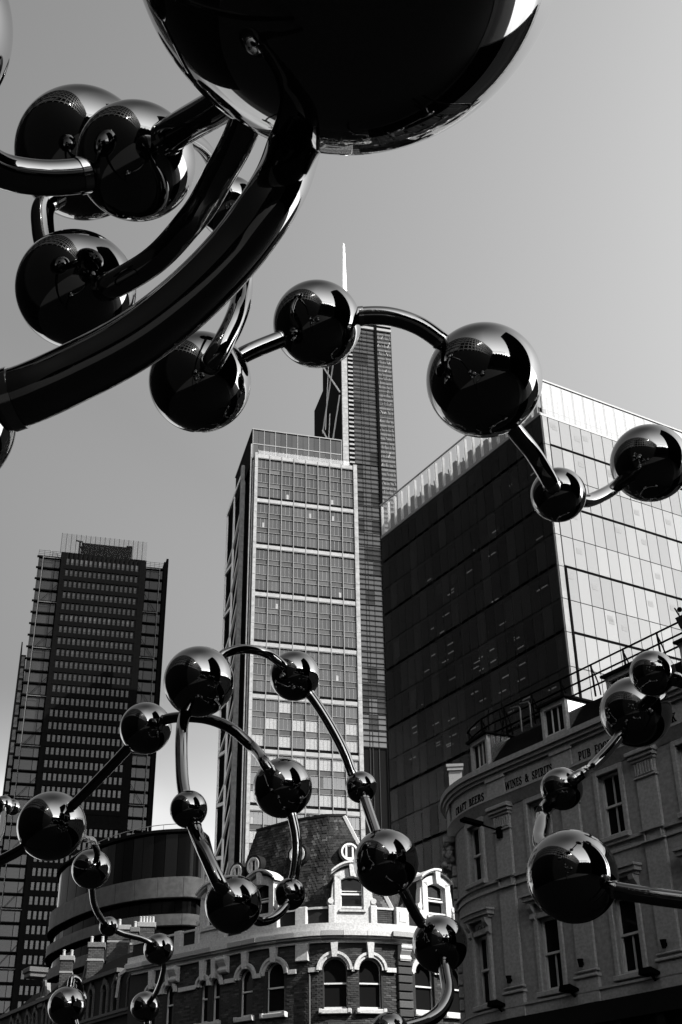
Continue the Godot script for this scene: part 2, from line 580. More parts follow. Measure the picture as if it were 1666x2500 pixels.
# ---------------------------------------------------------------- the pale slab tower in the middle
func slab_tower() -> void:
	var at := Vector3(-18.97, 0, -239.25)
	var o := thing("slab_tower", "tall office tower with pale gridded front and dark braced side", "office tower", at)
	var f := facing(at, 75.0)
	var s := facing(shift(f, -1.05, 0, 0).origin, 165.0)   # x along the side, towards the front corner; z out to the left
	var rng := RandomNumberGenerator.new()
	rng.seed = 7
	var core := Build.new()
	core.box(f, 0, 22.8, 0, 153.7, -22, -0.42)
	core.box(f, -0.6, 22.8, 0, 153.6, -34.0, -12.6)
	part(o, "wall", core, M.joint)
	var bay := 2.84
	var win := box_mesh(bay - 0.10, 2.42, 0.12)
	var span := box_mesh(bay - 0.10, 1.16, 0.12)
	var blind := plain_box(0.8, 2.3, 0.03)
	var full := plain_box(2.5, 2.3, 0.03)
	var lines := Build.new()
	var bands := []
	for c in 9:
		var top := 153.95 - 11.72 * c
		var slab := Build.new()
		slab.bevel_box(f, 0.02, 22.68, top - 0.92, top, -0.3, 0.10, 0.06)
		part(o, "white_band", slab, M.white_frame)
		lines.box(f, 0.02, 22.68, top - 1.10, top - 1.02, -0.3, 0.16)
		var y := top - 1.14
		for r in 3:
			for i in 8:
				var x := bay * (i + 0.5)
				part(o, "window", win, M["tower_glass_%d" % (rng.randi() % 4)], shift(f, x, y - 1.22, -0.30))
				var chance := rng.randf()
				var low := c >= 5
				if low and chance < (0.85 if c == 5 and r > 0 or c == 6 and r == 0 else 0.4):
					part(o, "blind", full, M.tower_blind, shift(f, x, y - 1.22, -0.22))
				elif chance < 0.62:
					part(o, "blind", blind, M.tower_curtain, shift(f, x - bay / 2 + 0.5, y - 1.22, -0.22))
				elif chance < 0.70:
					part(o, "blind", plain_box(0.5, 1.2, 0.03), M.tower_blind, shift(f, x + rng.randf_range(-0.9, 0.9), y - 1.75, -0.22))
				lines.box(shift(f, x - 0.42, 0, 0), -0.035, 0.035, y - 2.42, y, -0.25, -0.16)
				lines.box(shift(f, x + 0.48, 0, 0), -0.035, 0.035, y - 2.42, y, -0.25, -0.16)
			y -= 2.45
			if r < 2:
				for i in 8:
					part(o, "spandrel", span, M["tower_spandrel_%d" % (rng.randi() % 3)], shift(f, bay * (i + 0.5), y - 0.64, -0.27))
				lines.box(f, 0.02, 22.68, y - 0.05, y + 0.03, -0.3, -0.05)
				lines.box(f, 0.02, 22.68, y - 1.28, y - 1.20, -0.3, 0.0)
				y -= 1.28
	part(o, "transoms", lines, M.light_metal)
	for i in 9:
		var mu := Build.new()
		mu.box(f, bay * i - 0.07, bay * i + 0.07, 30, 153.9, -0.3, 0.22)
		part(o, "mullion", mu, M.light_metal)
	# stone-clad corner columns
	var block := box_mesh(0.66, 3.86, 0.9)
	var block_r := box_mesh(0.90, 3.86, 0.9)
	for k in 40:
		var y := 154.3 - 3.91 * (k + 0.5)
		part(o, "column_block", block, M.stone_column, shift(f, -0.34, y, -0.15))
		part(o, "column_block", block_r, M.stone_column, shift(f, 23.15, y, -0.15))
	for x in [-0.90, -1.42]:
		var pipe := Build.new()
		pipe.tube(PackedVector3Array([f * Vector3(x, 0, -0.7), f * Vector3(x, 152.6 if x > -1 else 157.0, -0.7)]), 0.17, 10)
		part(o, "corner_pipe", pipe, M.stone_column)
	var rear := box_mesh(0.9, 3.86, 1.7)
	for k in 40:
		part(o, "column_block", rear, M.stone_column, shift(f, -1.15, 158.0 - 3.91 * (k + 0.5), -12.6))
	# dark side behind its steel lattice
	var side := Build.new()
	side.box(s, -35.8, -13.4, 0, 157.5, -0.9, -0.35)
	side.box(s, -12.0, -1.2, 0, 153.5, -1.0, -0.8)
	part(o, "side_wall", side, M.black_metal)
	var lat := Build.new()
	lat.box(s, -35.9, -35.2, 20, 157.5, -0.35, 0.0)
	lat.box(s, -25.9, -25.0, 20, 157.5, -0.35, 0.0)
	lat.box(s, -35.9, -13.0, 156.9, 157.9, -0.35, 0.05)
	for k in 11:
		var y := 148.0 - 11.72 * k
		# a stout brace from the column to the inner post, a zigzag to the outer edge, a thin rod
		lat.bar(s * Vector3(-13.6, y, -0.15), s * Vector3(-25.5, y - 5.7, -0.15), 0.40, 0.75)
		lat.bar(s * Vector3(-25.5, y - 5.7, -0.15), s * Vector3(-35.5, y - 7.6, -0.15), 0.40, 0.75)
		lat.bar(s * Vector3(-35.5, y - 7.6, -0.15), s * Vector3(-25.5, y - 9.8, -0.15), 0.40, 0.75)
		lat.bar(s * Vector3(-13.6, y - 1.0, -0.2), s * Vector3(-25.2, y - 14.0, -0.2), 0.20, 0.35)
	part(o, "side_lattice", lat, M.lattice_steel)
	# glazed top storeys, set back
	var ph := Build.new()
	ph.box(f, -0.9, 20.5, 153.7, 162.0, -24.5, -2.2)
	part(o, "top_storeys", ph, M.joint)
	var pane := box_mesh(1.30, 3.55, 0.1)
	for r in 2:
		for i in 16:
			part(o, "window", pane, M["tower_glass_%d" % (rng.randi() % 4)] if rng.randf() > 0.12 else M.tower_curtain, shift(f, -0.86 + 1.337 * (i + 0.5), 160.0 - 3.85 * r, -2.16))
	var trim := Build.new()
	trim.box(f, -1.1, 20.6, 162.0, 162.25, -24.7, -1.9)
	trim.box(f, -1.0, 20.6, 157.95, 158.2, -2.2, -2.0)
	for i in 9:
		trim.box(shift(f, -0.86 + 2.674 * i, 0, 0), -0.07, 0.07, 154, 162, -2.2, -1.95)
	part(o, "top_frame", trim, M.light_metal)
	var rail := Build.new()
	for i in 15:
		rail.bar(f * Vector3(0.2 + 1.45 * i, 153.9, -0.2), f * Vector3(0.2 + 1.45 * i, 155.6, -0.2), 0.07)
	part(o, "terrace_rail", rail, M.white_frame)
	var glass := Build.new()
	glass.box(f, 0.2, 22, 153.95, 155.2, -0.18, -0.15)
	part(o, "terrace_glass", glass, M.clear_pane)
	var boxes := Build.new()
	for q in [[4.7, 0.3, 1.6], [5.6, 0.8, 0.5], [7.0, 0.25, 0.9], [12.0, 0.5, 0.7]]:
		boxes.box(f, q[0], q[0] + q[1], 153.9, 153.9 + q[2], -1.2, -0.6)
	part(o, "terrace_planter", boxes, M.black_metal)

# ---------------------------------------------------------------- the slim tower with the mast
func slim_tower() -> void:
	var at := Vector3(2.31, 0, -261.99)
	var o := thing("slim_tower", "slim dark louvred glass tower with a white mast on top", "office tower", at)
	var f := facing(at, 75.0)
	var s := facing(shift(f, -1.75, 0, 0).origin, 165.0)
	var rng := RandomNumberGenerator.new()
	rng.seed = 19
	var core := Build.new()
	core.box(f, -1.6, 12.2, 0, 210.6, -20.6, -0.3)
	core.box(f, -1.6, 12.2, 0, 201.5, -30.8, -20.6)
	part(o, "wall", core, M.joint)
	for k in 55:
		var y := 209.0 - 3.9 * k
		if y < 5:
			break
		part(o, "strip_block", box_mesh(1.5, 3.86, 0.6), M.stone_column, shift(f, -0.93, y - 1.95, -0.05))
	var m := Build.new()
	m.lathe(shift(f, -0.35, 0, -0.4), [[0.85, 208.9], [0.80, 214.0], [0.55, 226.0], [0.30, 237.2], [0.0, 238.6]], 14)
	part(o, "mast", m, M.mast)
	var pane_a := box_mesh(1.98, 3.75, 0.08)
	var pane_b := box_mesh(1.96, 3.75, 0.08)
	for k in 30:
		var y := 208.4 - 3.9 * (k + 0.5)
		for i in 3:
			part(o, "dark_pane", pane_a, M.slim_glass if rng.randf() < 0.8 else M.stair_glass_1, shift(f, 1.6 + 2.0 * (i + 0.5), y, -0.24))
		for i in 2:
			part(o, "pale_pane", pane_b, M.lattice_glass, shift(f, 8.35 + 2.0 * (i + 0.5), y, -0.24))
	var fin := Build.new()
	fin.box(f, 7.62, 8.28, 0, 210.5, -0.3, 0.35)
	part(o, "black_fin", fin, M.black_metal)
	var slat := plain_box(10.7, 0.12, 0.22)
	var short := plain_box(1.3, 0.5, 0.3)
	for k in 88:
		var y := 208.6 - 1.345 * k
		part(o, "louvre", slat, M.louvre, shift(f, 6.95, y, 0.05))
		part(o, "vent_slat", short, M.white_frame if k % 3 != 2 else M.light_metal, shift(f, 0.75, y + 0.2, -0.05))
	var bright := Build.new()     # short bright hangers and cross ties behind the louvres of the right-hand bay
	for k in 44:
		var y := 208.6 - 2.69 * k
		for i in 4:
			var x := 8.8 + i * 0.95
			var tall := rng.randf_range(0.5, 2.3)
			bright.bar(f * Vector3(x + rng.randf_range(-0.3, 0.3), y - 2.5 + tall, -0.05), f * Vector3(x + rng.randf_range(-0.5, 0.5), y - 2.5, -0.05), rng.randf_range(0.06, 0.24))
	part(o, "bay_ties", bright, M.light_metal)
	var posts := Build.new()
	for x in [1.55, 3.5, 4.2, 5.6, 7.5, 12.3]:
		posts.box(f, x - 0.08, x + 0.08, 30, 210.6, -0.3, -0.1)
	part(o, "mullions", posts, M.louvre)
	var cap := Build.new()
	cap.box(f, 1.5, 12.4, 208.9, 209.7, -0.3, 0.1)
	cap.box(f, 1.5, 12.4, 210.4, 210.9, -0.5, 0.2)
	part(o, "top_band", cap, M.light_metal)
	var brace := Build.new()
	for k in 4:
		var y := 210.0 - 22.0 * k
		brace.bar(s * Vector3(-20.2, y, 0.08), s * Vector3(-1.5, y - 22, 0.08), 0.3)
		brace.bar(s * Vector3(-1.5, y - 1, 0.08), s * Vector3(-20.2, y - 23, 0.08), 0.3)
		brace.bar(s * Vector3(-12.0, y, 0.08), s * Vector3(-17, y - 24, 0.08), 0.2)
	part(o, "side_bracing", brace, M.lattice_steel)

# ---------------------------------------------------------------- the dark tower on the left
func left_tower() -> void:
	var at := Vector3(-75.49, 0, -290.35)
	var o := thing("dark_office_tower", "dark office tower at left with rows of small windows", "office tower", at)
	var f := facing(at, 75.0)
	var rng := RandomNumberGenerator.new()
	rng.seed = 23
	var core := Build.new()
	core.box(f, 0.7, 23.2, 0, 156.4, -30, -0.5)
	part(o, "wall", core, M.joint)
	var pitch := 1.221
	var step := 3.27
	var win := box_mesh(0.70, 1.15, 0.1)
	var low := box_mesh(0.70, 0.85, 0.1)
	var rest := [Build.new(), Build.new(), Build.new()]
	var ribs := Build.new()
	for i in 17:
		var x := 1.83 + pitch * i
		ribs.box(f, x - 0.27, x + 0.27, 20, 156.4, -0.45, 0.0)
	ribs.box(f, 0.7, 1.66, 0, 156.4, -0.5, 0.15)
	ribs.box(f, 21.55, 23.2, 0, 156.4, -0.5, 0.15)
	part(o, "vertical_ribs", ribs, M.black_metal)
	var blank := [21]
	for k in 36:
		var y := 154.0 - step * k
		var sp := Build.new()
		sp.bevel_box(f, 1.6, 21.6, y - 2.35, y - 1.05, -0.5, 0.12, 0.05)
		part(o, "spandrel", sp, M.black_metal)
		if k in blank:
			var bl := Build.new()
			bl.box(f, 1.6, 21.6, y - 1.2, y + 1.0, -0.4, -0.1)
			part(o, "blank_panel", bl, M.black_metal)
			continue
		var mood := rng.randf()
		for i in 16:
			var x := 1.83 + pitch * (i + 0.5)
			var c := int(clampf(rng.randf() * 2.2 + mood * 2.6, 0, 4))
			if k < 9:
				part(o, "window", win, M["office_glass_%d" % c], shift(f, x, y + 0.30, -0.36))
				part(o, "window", low, M["office_glass_%d" % maxi(c - 2, 0)], shift(f, x, y - 0.72, -0.36))
			else:
				(rest[mini(c, 2)] as Build).box(shift(f, x, y + 0.30, -0.36), -0.35, 0.35, -0.57, 0.57, -0.05, 0.05)
				(rest[0] as Build).box(shift(f, x, y - 0.72, -0.36), -0.35, 0.35, -0.42, 0.42, -0.05, 0.05)
	for k in 3:
		stuff(part(o, "lower_windows", rest[k], M["office_glass_%d" % [0, 1, 2][k]]))
	# glazed flanks with floors, rods and poles
	for flank in [[-5.3, 0.7, 155.7, -2.4], [23.2, 28.1, 155.5, -2.4]]:
		var x0: float = flank[0]
		var x1: float = flank[1]
		var z: float = flank[3]
		var back := Build.new()
		back.box(f, x0 + 0.1, x1 - 0.05, 0, flank[2], -26, z - 0.2)
		part(o, "stair_core", back, M.joint)
		var cuts := [x0 + 0.1, x0 + 1.4, x1 - 1.5, x1 - 0.25] if x0 < 0 else [x0 + 0.25, x0 + 1.4, x1 - 0.9, x1 - 0.1]
		for k in 38:
			var y: float = flank[2] - 0.3 - step * (k + 0.5)
			for c in 3:
				var b := Build.new()
				b.bevel_box(shift(f, 0, y, 0), cuts[c] + 0.05, cuts[c + 1] - 0.05, -1.42, 1.42, z - 0.1, z, 0.03)
				part(o, "stair_pane", b, M["stair_glass_%d" % (2 if c == (2 if x0 < 0 else 0) else rng.randi() % 2)])
		for k in 39:
			var floors := Build.new()
			var y: float = flank[2] - step * k
			floors.box(f, x0 - 0.35, x1, y - 0.17, y + 0.17, z - 0.2, z + 0.5)
			part(o, "floor_edge", floors, M.black_metal)
		var pole := Build.new()
		var px := x0 + 1.25 if x0 < 0 else x1 - 1.0
		pole.tube(PackedVector3Array([f * Vector3(px, 20, z + 0.9), f * Vector3(px, flank[2], z + 0.9)]), 0.10, 8)
		for k in 13:
			var y: float = flank[2] - 0.4 - step * 4 * k + (0.0 if x0 < 0 else 0.0)
			var xa := px if x0 < 0 else x0
			var xb := x1 if x0 < 0 else px
			pole.bar(f * Vector3(xa, y, z + 0.9), f * Vector3(xb, y, z + 0.9), 0.16)
		part(o, "bright_pole", pole, M.thin_steel)
		var rod := Build.new()
		for k in 10:
			var y: float = flank[2] - step * (2.4 + 4 * k)
			if x0 < 0:
				rod.bar(f * Vector3(x0 + 1.2, y - 6.0, z + 0.8), f * Vector3(x1, y, z + 0.8), 0.10)
			else:
				rod.bar(f * Vector3(x0, y, z + 0.8), f * Vector3(x1 - 1.0, y - 6.0, z + 0.8), 0.10)
		part(o, "cross_rod", rod, M.black_metal)
	var fin := Build.new()
	fin.box(f, 28.15, 28.9, 0, 157.6, -26, -1.6)
	fin.box(f, 28.9, 29.5, 0, 159.4, -26, -3.0)
	part(o, "side_fin", fin, M.black_metal)
	var wing := Build.new()
	wing.box(f, -6.7, -5.4, 0, 127.4, -26, -3.0)
	wing.box(f, -6.9, -6.6, 0, 130.8, -26, -2.6)
	part(o, "lower_wing", wing, M.black_metal)
	for k in 26:
		part(o, "stair_pane", box_mesh(0.9, 2.6, 0.1), M["stair_glass_%d" % (k % 2)], shift(f, -5.98, 125.6 - step * k, -2.96))
	# roof: glass screen, plant behind it, cleaning crane
	var pane := plain_box(1.24, 5.9, 0.05)
	for i in 18:
		part(o, "screen_pane", pane, M.tinted_pane, shift(f, 0.2 + 1.275 * (i + 0.5), 159.4, -0.2))
		if i < 19:
			var post := Build.new()
			post.box(shift(f, 0.2 + 1.275 * i, 0, 0), -0.05, 0.05, 156.4, 162.4, -0.4, -0.1)
			part(o, "screen_post", post, M.black_metal)
	var plant := Build.new()
	plant.box(f, 5.6, 19.2, 156.4, 160.5, -14, -0.9)
	plant.box(f, 17.6, 19.2, 156.4, 160.9, -9, -0.7)
	plant.box(f, 0.5, 23.2, 156.4, 156.9, -28, -0.5)
	part(o, "roof_plant", plant, M.black_metal)
	var crane := Build.new()
	crane.bar(f * Vector3(5.1, 156.4, -1.4), f * Vector3(5.1, 161.0, -1.4), 0.35)
	crane.bar(f * Vector3(4.0, 161.2, -1.4), f * Vector3(5.9, 160.9, -1.4), 0.3)
	crane.bar(f * Vector3(5.1, 159.0, -1.4), f * Vector3(6.0, 159.6, -1.4), 0.4)
	part(o, "cleaning_crane", crane, M.black_metal)
	var rails := Build.new()
	for q in [[-5.3, 0.6, 155.8], [23.2, 28.1, 155.6]]:
		for k in 4:
			rails.bar(f * Vector3(q[0], q[2] + 0.5 * k + 0.2, -2.0), f * Vector3(q[1], q[2] + 0.5 * k + 0.2, -2.0), 0.06)
		for k in 5:
			var x: float = lerpf(q[0], q[1], k / 4.0)
			rails.bar(f * Vector3(x, q[2], -2.0), f * Vector3(x, q[2] + 1.8, -2.0), 0.07)
	part(o, "roof_rail", rails, M.black_metal)
	var flue := Build.new()
	for k in 4:
		flue.tube(PackedVector3Array([f * Vector3(-2.3 + 0.65 * k, 156, -4), f * Vector3(-2.3 + 0.65 * k, 158.8 - 0.3 * k, -4)]), 0.14, 8)
	flue.bar(f * Vector3(-2.7, 159.0, -4), f * Vector3(0.2, 157.4, -4), 0.16)
	part(o, "roof_flue", flue, M.light_metal)

# ---------------------------------------------------------------- the curved building with stone bands
func banded_building() -> void:
	var o := thing("curved_banded_building", "low curved dark glass building with pale stone bands", "office building", Vector3(-20, 0, -115))
	var w := Way.new([[-30.0, -136.0], [-29.3, -129.0], [-28.6, -121.6], [-25.99, -116.2], [-21.96, -110.8], [-17.78, -107.6], [-14.26, -106.75], [-12.74, -107.23], [-12.03, -109.15], [-12.0, -112.0], [-12.4, -124.0]], 8)
	var t := w.total()
	var glass := Build.new()
	w.strip(glass, 0, t, 0, 30.9, -3.0, -0.7, 0.6)
	part(o, "curtain_wall", glass, M.dark_glass_c)
	var lid := Build.new()
	var outline := PackedVector2Array()
	for i in 40:
		var q := w.frame(t * i / 39.0, 0, -0.7).origin
		outline.append(Vector2(q.x, -q.z))
	lid.prism(Transform3D(Basis(Vector3.RIGHT, Vector3.FORWARD, UP), Vector3.ZERO), outline, 30.6, 30.9)
	part(o, "roof", lid, M.black_metal)
	var rng := RandomNumberGenerator.new()
	rng.seed = 3
	var levels := [[25.2, 26.9], [22.9, 23.8], [20.6, 21.5], [18.3, 19.2], [16.0, 16.9], [13.0, 14.6]]
	var n := 24
	for lv in levels:
		for i in n:
			var b := Build.new()
			w.strip(b, t * i / n + 0.02, t * (i + 1) / n - 0.02, lv[0], lv[1], -0.8, 0.0, 0.7)
			part(o, "band_panel", b, M.band_stone)
		var soffit := Build.new()
		w.strip(soffit, 0, t, lv[0] - 0.12, lv[0] - 0.02, -0.8, 0.05, 0.7)
		part(o, "band_drip", soffit, M.black_metal)
	# glass strips between the bands, pane by pane round the left-hand end
	var gaps := [[26.95, 30.7], [23.85, 25.1], [21.55, 22.8], [19.25, 20.5], [16.95, 18.2]]
	for g in gaps:
		for i in 46:
			var b := Build.new()
			w.strip(b, t * i / 46.0 + 0.03, t * (i + 1) / 46.0 - 0.03, g[0], g[1], -0.68, -0.6 + (0.02 if i % 2 else 0.0), 0.8)
			part(o, "window_pane", b, [M.dark_glass, M.dark_glass_c, M.dark_glass_c][rng.randi() % 3])
	var cap := Build.new()
	w.strip(cap, 0, t, 30.85, 31.1, -1.2, -0.3, 0.6)
	part(o, "roof_edge", cap, M.black_metal)
	var rail := Build.new()
	var line := PackedVector3Array()
	for i in 60:
		line.append(w.frame(t * i / 59.0, 31.75, -1.1).origin)
	rail.tube(line, 0.035, 6)
	for i in 30:
		var q := w.frame(t * i / 29.0, 31.0, -1.1).origin
		rail.bar(q, q + UP * 0.75, 0.05)
	part(o, "roof_rail", rail, M.light_metal)

# ---------------------------------------------------------------- brick corner house
func arch_ring(b: Build, t: Transform3D, r0: float, r1: float, z0: float, z1: float, from := 0.0, to := PI, seg := 14) -> void:
	for i in seg:
		var a := lerpf(from, to, float(i) / seg)
		var c := lerpf(from, to, float(i + 1) / seg)
		var da := Vector3(cos(a), sin(a), 0)
		var dc := Vector3(cos(c), sin(c), 0)
		var q := []
		for z in [z0, z1]:
			for e in [[r0, da], [r1, da], [r0, dc], [r1, dc]]:
				q.append(t * (e[1] * e[0] + Vector3(0, 0, z)))
		b.hexa(q)

func arch_corners(b: Build, t: Transform3D, r: float, z0: float, z1: float) -> void:   # what is left of a square opening above its round head
	for side in [-1.0, 1.0]:
		var poly := PackedVector2Array()
		for i in 9:
			var a := PI / 2 * i / 8.0
			poly.append(Vector2(side * cos(a) * r, sin(a) * r))
		poly.append(Vector2(side * r, r))
		b.prism(t, poly, z0, z1)

func round_head(r: float, low: float) -> PackedVector2Array:   # window outline: straight sides, round top, origin at the spring
	var p := PackedVector2Array([Vector2(-r, low), Vector2(r, low)])
	for i in 13:
		var a := PI * i / 12.0
		p.append(Vector2(cos(a) * r, sin(a) * r))
	return p

func arched_window(o: Node3D, t: Transform3D, w: float, sill: float, spring: float, glass: Material) -> void:
	var r := w / 2
	var fr := Build.new()
	var at := shift(t, 0, spring, 0)
	arch_ring(fr, at, r - 0.055, r, -0.26, -0.17)
	for x in [-r, r - 0.055]:
		fr.box(t, x, x + 0.055, sill, spring, -0.26, -0.17)
	fr.box(t, -r, r, sill, sill + 0.10, -0.27, -0.16)
	var win := part(o, "window", fr, M.white_paint, Transform3D.IDENTITY)
	var pane := Build.new()
	pane.prism(at, round_head(r - 0.02, sill - spring), -0.24, -0.22)
	part(win, "pane", pane, glass)
	var rail := Build.new()
	rail.box(t, -r + 0.03, r - 0.03, spring - 0.48, spring - 0.425, -0.24, -0.14)
	part(win, "sash_rail", rail, M.white_paint)

func brick_corner_house() -> void:
	var o := thing("brick_corner_house", "round brick corner house with white stone cornice and slate roof", "building", Vector3(-1, 0, -50))
	var w := Way.new([[-9.5, -54.8], [-5.7, -51.2], [-3.54, -49.23], [-2.53, -48.63], [-1.41, -48.1], [-0.65, -48.0], [0.12, -48.05], [1.01, -48.2], [1.85, -48.5], [2.8, -49.0], [4.2, -49.9], [6.0, -51.2], [8.5, -53.0]])
	var t := w.total()
	var face := -0.35
	var sill := 8.15
	var spring := 9.52
	var wins := [[1.6, 0.6], [2.7, 0.6], [4.86, 0.5], [5.56, 0.5], [7.32, 0.76], [8.82, 0.92], [11.49, 0.96], [12.92, 0.90], [15.33, 0.90], [16.75, 0.90], [18.2, 0.9]]
	var holes := []
	for q in wins:
		holes.append([q[0] - q[1] / 2, q[0] + q[1] / 2, sill, spring + q[1] / 2])
	var wall := Build.new()
	w.wall(wall, 0, t, 0, 10.56, holes, face - 0.34, face, 0.3)
	for q in wins:
		arch_corners(wall, w.frame(q[0], spring, face), q[1] / 2, -0.33, -0.005)
	part(o, "wall", wall, M.mortar)
	var inner := Build.new()
	w.strip(inner, 0.3, t - 0.3, 0, 11.2, -6.0, face - 0.7, 0.5)
	part(o, "inner_wall", inner, M.joint)
	for q in wins:
		var f := w.frame(q[0], 0, face)
		arched_window(o, f, q[1], sill, spring, M.room_glass)
		var ring := Build.new()
		var at := shift(f, 0, spring, 0)
		arch_ring(ring, at, q[1] / 2, q[1] / 2 + 0.10, -0.10, 0.07)
		arch_ring(ring, at, q[1] / 2 + 0.10, q[1] / 2 + 0.20, -0.10, 0.12)
		part(o, "arch_moulding", ring, M.white_stone)
		var key := Build.new()
		key.prism(at, PackedVector2Array([Vector2(-0.09, q[1] / 2 - 0.03), Vector2(0.09, q[1] / 2 - 0.03), Vector2(0.14, 10.5 - spring), Vector2(-0.14, 10.5 - spring)]), -0.05, 0.19)
		part(o, "keystone", key, M.white_stone)
		var sl := Build.new()
		sl.bevel_box(f, -q[1] / 2 - 0.13, q[1] / 2 + 0.13, sill - 0.17, sill, -0.26, 0.14, 0.02)
		for x in [-q[1] / 2 - 0.11, q[1] / 2 + 0.0]:
			sl.box(f, x, x + 0.11, sill - 0.12, sill + 0.02, 0.0, 0.16)
		part(o, "window_sill", sl, M.white_stone)
	# impost bands between the arches
	for q in [[6.2, 6.74], [7.82, 8.17], [9.5, 9.86], [10.40, 10.82], [12.16, 12.27], [13.57, 13.98], [14.72, 14.78], [15.98, 16.1], [5.95, 6.1], [3.4, 4.45]]:
		var b := Build.new()
		w.strip(b, q[0], q[1], spring - 0.06, spring + 0.10, face - 0.1, face + 0.13, 0.3)
		part(o, "impost_band", b, M.white_stone)
	# bricks: the sunlit ones one by one, the others joined by tone
	var rng := RandomNumberGenerator.new()
	rng.seed = 77
	var one := box_mesh(0.213, 0.064, 0.05)
	var rest := [Build.new(), Build.new(), Build.new(), Build.new()]
	var single := 0
	for c in 45:
		var y := 7.30 + 0.075 * c
		if y > 10.36:
			break
		var u := 2.2 + (0.112 if c % 2 else 0.0)
		while u < 18.6:
			var blocked := (u > 9.83 and u < 10.40 and y > 9.85) or (u > 13.98 and u < 14.75)
			for q in wins:
				var d: float = absf(u - q[0])
				var r: float = q[1] / 2
				if y > sill - 0.20 and y < spring and d < r + 0.12:
					blocked = true
				if y >= spring - 0.03 and Vector2(d, y - spring).length() < r + 0.23:
					blocked = true
				if y < sill and y > sill - 0.2 and d < r + 0.25:
					blocked = true
			if not blocked:
				var k := int(clampf(rng.randfn(1.2, 1.0), 0, 3))
				var f := w.frame(u, y, face - 0.017 + rng.randf_range(-0.004, 0.004))
				if single < 300 and u > 11.95 and u < 15.1:
					part(o, "brick", one, M["brick_%d" % k], f)
					single += 1
				else:
					(rest[k] as Build).box(f, -0.1065, 0.1065, -0.032, 0.032, -0.025, 0.025)
			u += 0.225
	for k in 4:
		stuff(part(o, "brickwork", rest[k], M["brick_%d" % k]))
	# banded brick pilaster with a carved bracket, plain pilaster left of it
	for k in 9:
		var y := 7.3 + 0.30 * k
		var blk := Build.new()
		blk.bevel_box(w.frame(14.37, y, face), -0.30, 0.30, 0.02, 0.275, -0.1, 0.15, 0.02)
		part(o, "pilaster_block", blk, M["brick_%d" % [1, 0, 1, 3, 1, 0, 1, 1, 0][k]])
	for u in [14.37, 6.12, 3.1]:
		var br := Build.new()
		var f := w.frame(u, 0, face)
		br.prism(Transform3D(Basis(f.basis.z, UP, -f.basis.x), f.origin), PackedVector2Array([Vector2(0, 9.86), Vector2(0.20, 9.90), Vector2(0.18, 10.10), Vector2(0.30, 10.25), Vector2(0.36, 10.48), Vector2(0.0, 10.48)]), -0.22, 0.22)
		br.tube(PackedVector3Array([f * Vector3(-0.24, 10.37, 0.26), f * Vector3(0.24, 10.37, 0.26)]), 0.10, 10)
		br.tube(PackedVector3Array([f * Vector3(-0.24, 9.98, 0.15), f * Vector3(0.24, 9.98, 0.15)]), 0.08, 10)
		part(o, "carved_bracket", br, M.white_stone)
	var pl := Build.new()
	pl.bevel_box(w.frame(10.115, 0, face), -0.265, 0.265, 9.88, 10.5, -0.1, 0.16, 0.02)
	part(o, "pilaster_cap", pl, M.white_stone)
	var pipe := Build.new()
	pipe.tube(PackedVector3Array([w.frame(10.44, 0, face + 0.08).origin, w.frame(10.44, 9.4, face + 0.08).origin]), 0.035, 8)
	part(o, "rainwater_pipe", pipe, M.light_metal)
	# cornice in stones, blocking course, parapet
	var fr := Build.new()
	w.strip(fr, 0.2, t - 0.2, 10.50, 10.64, face - 0.2, face + 0.10, 0.3)
	part(o, "frieze", fr, M.white_stone)
	var u := 0.0
	while u < t - 0.1:
		var e := minf(u + rng.randf_range(0.75, 1.2), t)
		var fwd := 0.10 if u < 14.7 and e > 14.0 else 0.0
		var b := Build.new()
		w.strip(b, u + 0.006, e - 0.006, 10.64, 10.72, face - 0.2, -0.10 + fwd, 0.3)
		w.strip(b, u + 0.006, e - 0.006, 10.72, 10.90, face - 0.2, 0.0 + fwd + rng.randf_range(-0.012, 0.012), 0.3)
		part(o, "cornice_stone", b, M.worn_stone if rng.randf() < 0.5 else M.white_stone)
		u = e
	var bc := Build.new()
	w.strip(bc, 0, t, 10.90, 10.955, face - 0.3, -0.06, 0.3)
	w.strip(bc, 0, t, 10.955, 11.20, face - 0.3, -0.16, 0.3)
	part(o, "blocking_course", bc, M.white_stone)
	var pan := Build.new()
	w.strip(pan, 0, t, 11.2, 11.76, -0.62, -0.40, 0.3)
	part(o, "parapet_panel", pan, M.brick_dark)
	var few := [Build.new(), Build.new()]
	for c in 7:
		var y := 11.25 + 0.075 * c
		var a := 13.12 + (0.1 if c % 2 else 0.0)
		while a < 14.05:
			(few[rng.randi() % 2] as Build).box(w.frame(a, y, -0.40), -0.1, 0.1, -0.03, 0.03, -0.02, 0.012)
			a += 0.21
	for k in 2:
		stuff(part(o, "parapet_bricks", few[k], M["brick_%d" % k]))
	var cop := Build.new()
	w.strip(cop, 0, t, 11.76, 11.84, -0.66, -0.34, 0.3)
	part(o, "parapet_coping", cop, M.white_stone)
	for q in [[10.07, 0.46], [11.40, 0.26], [13.08, 0.26], [14.33, 0.56], [15.25, 0.24], [16.9, 0.24], [8.9, 0.24], [7.25, 0.24], [5.95, 0.4], [4.45, 0.24], [3.2, 0.4]]:
		var b := Build.new()
		b.bevel_box(w.frame(q[0], 0, -0.45), -q[1] / 2, q[1] / 2, 11.18, 11.86, -0.18, 0.26, 0.02)
		if q[1] > 0.5:
			b.box(w.frame(q[0], 0, -0.45), -0.14, 0.14, 11.32, 11.70, 0.2, 0.275)
		part(o, "parapet_pier", b, M.white_stone)
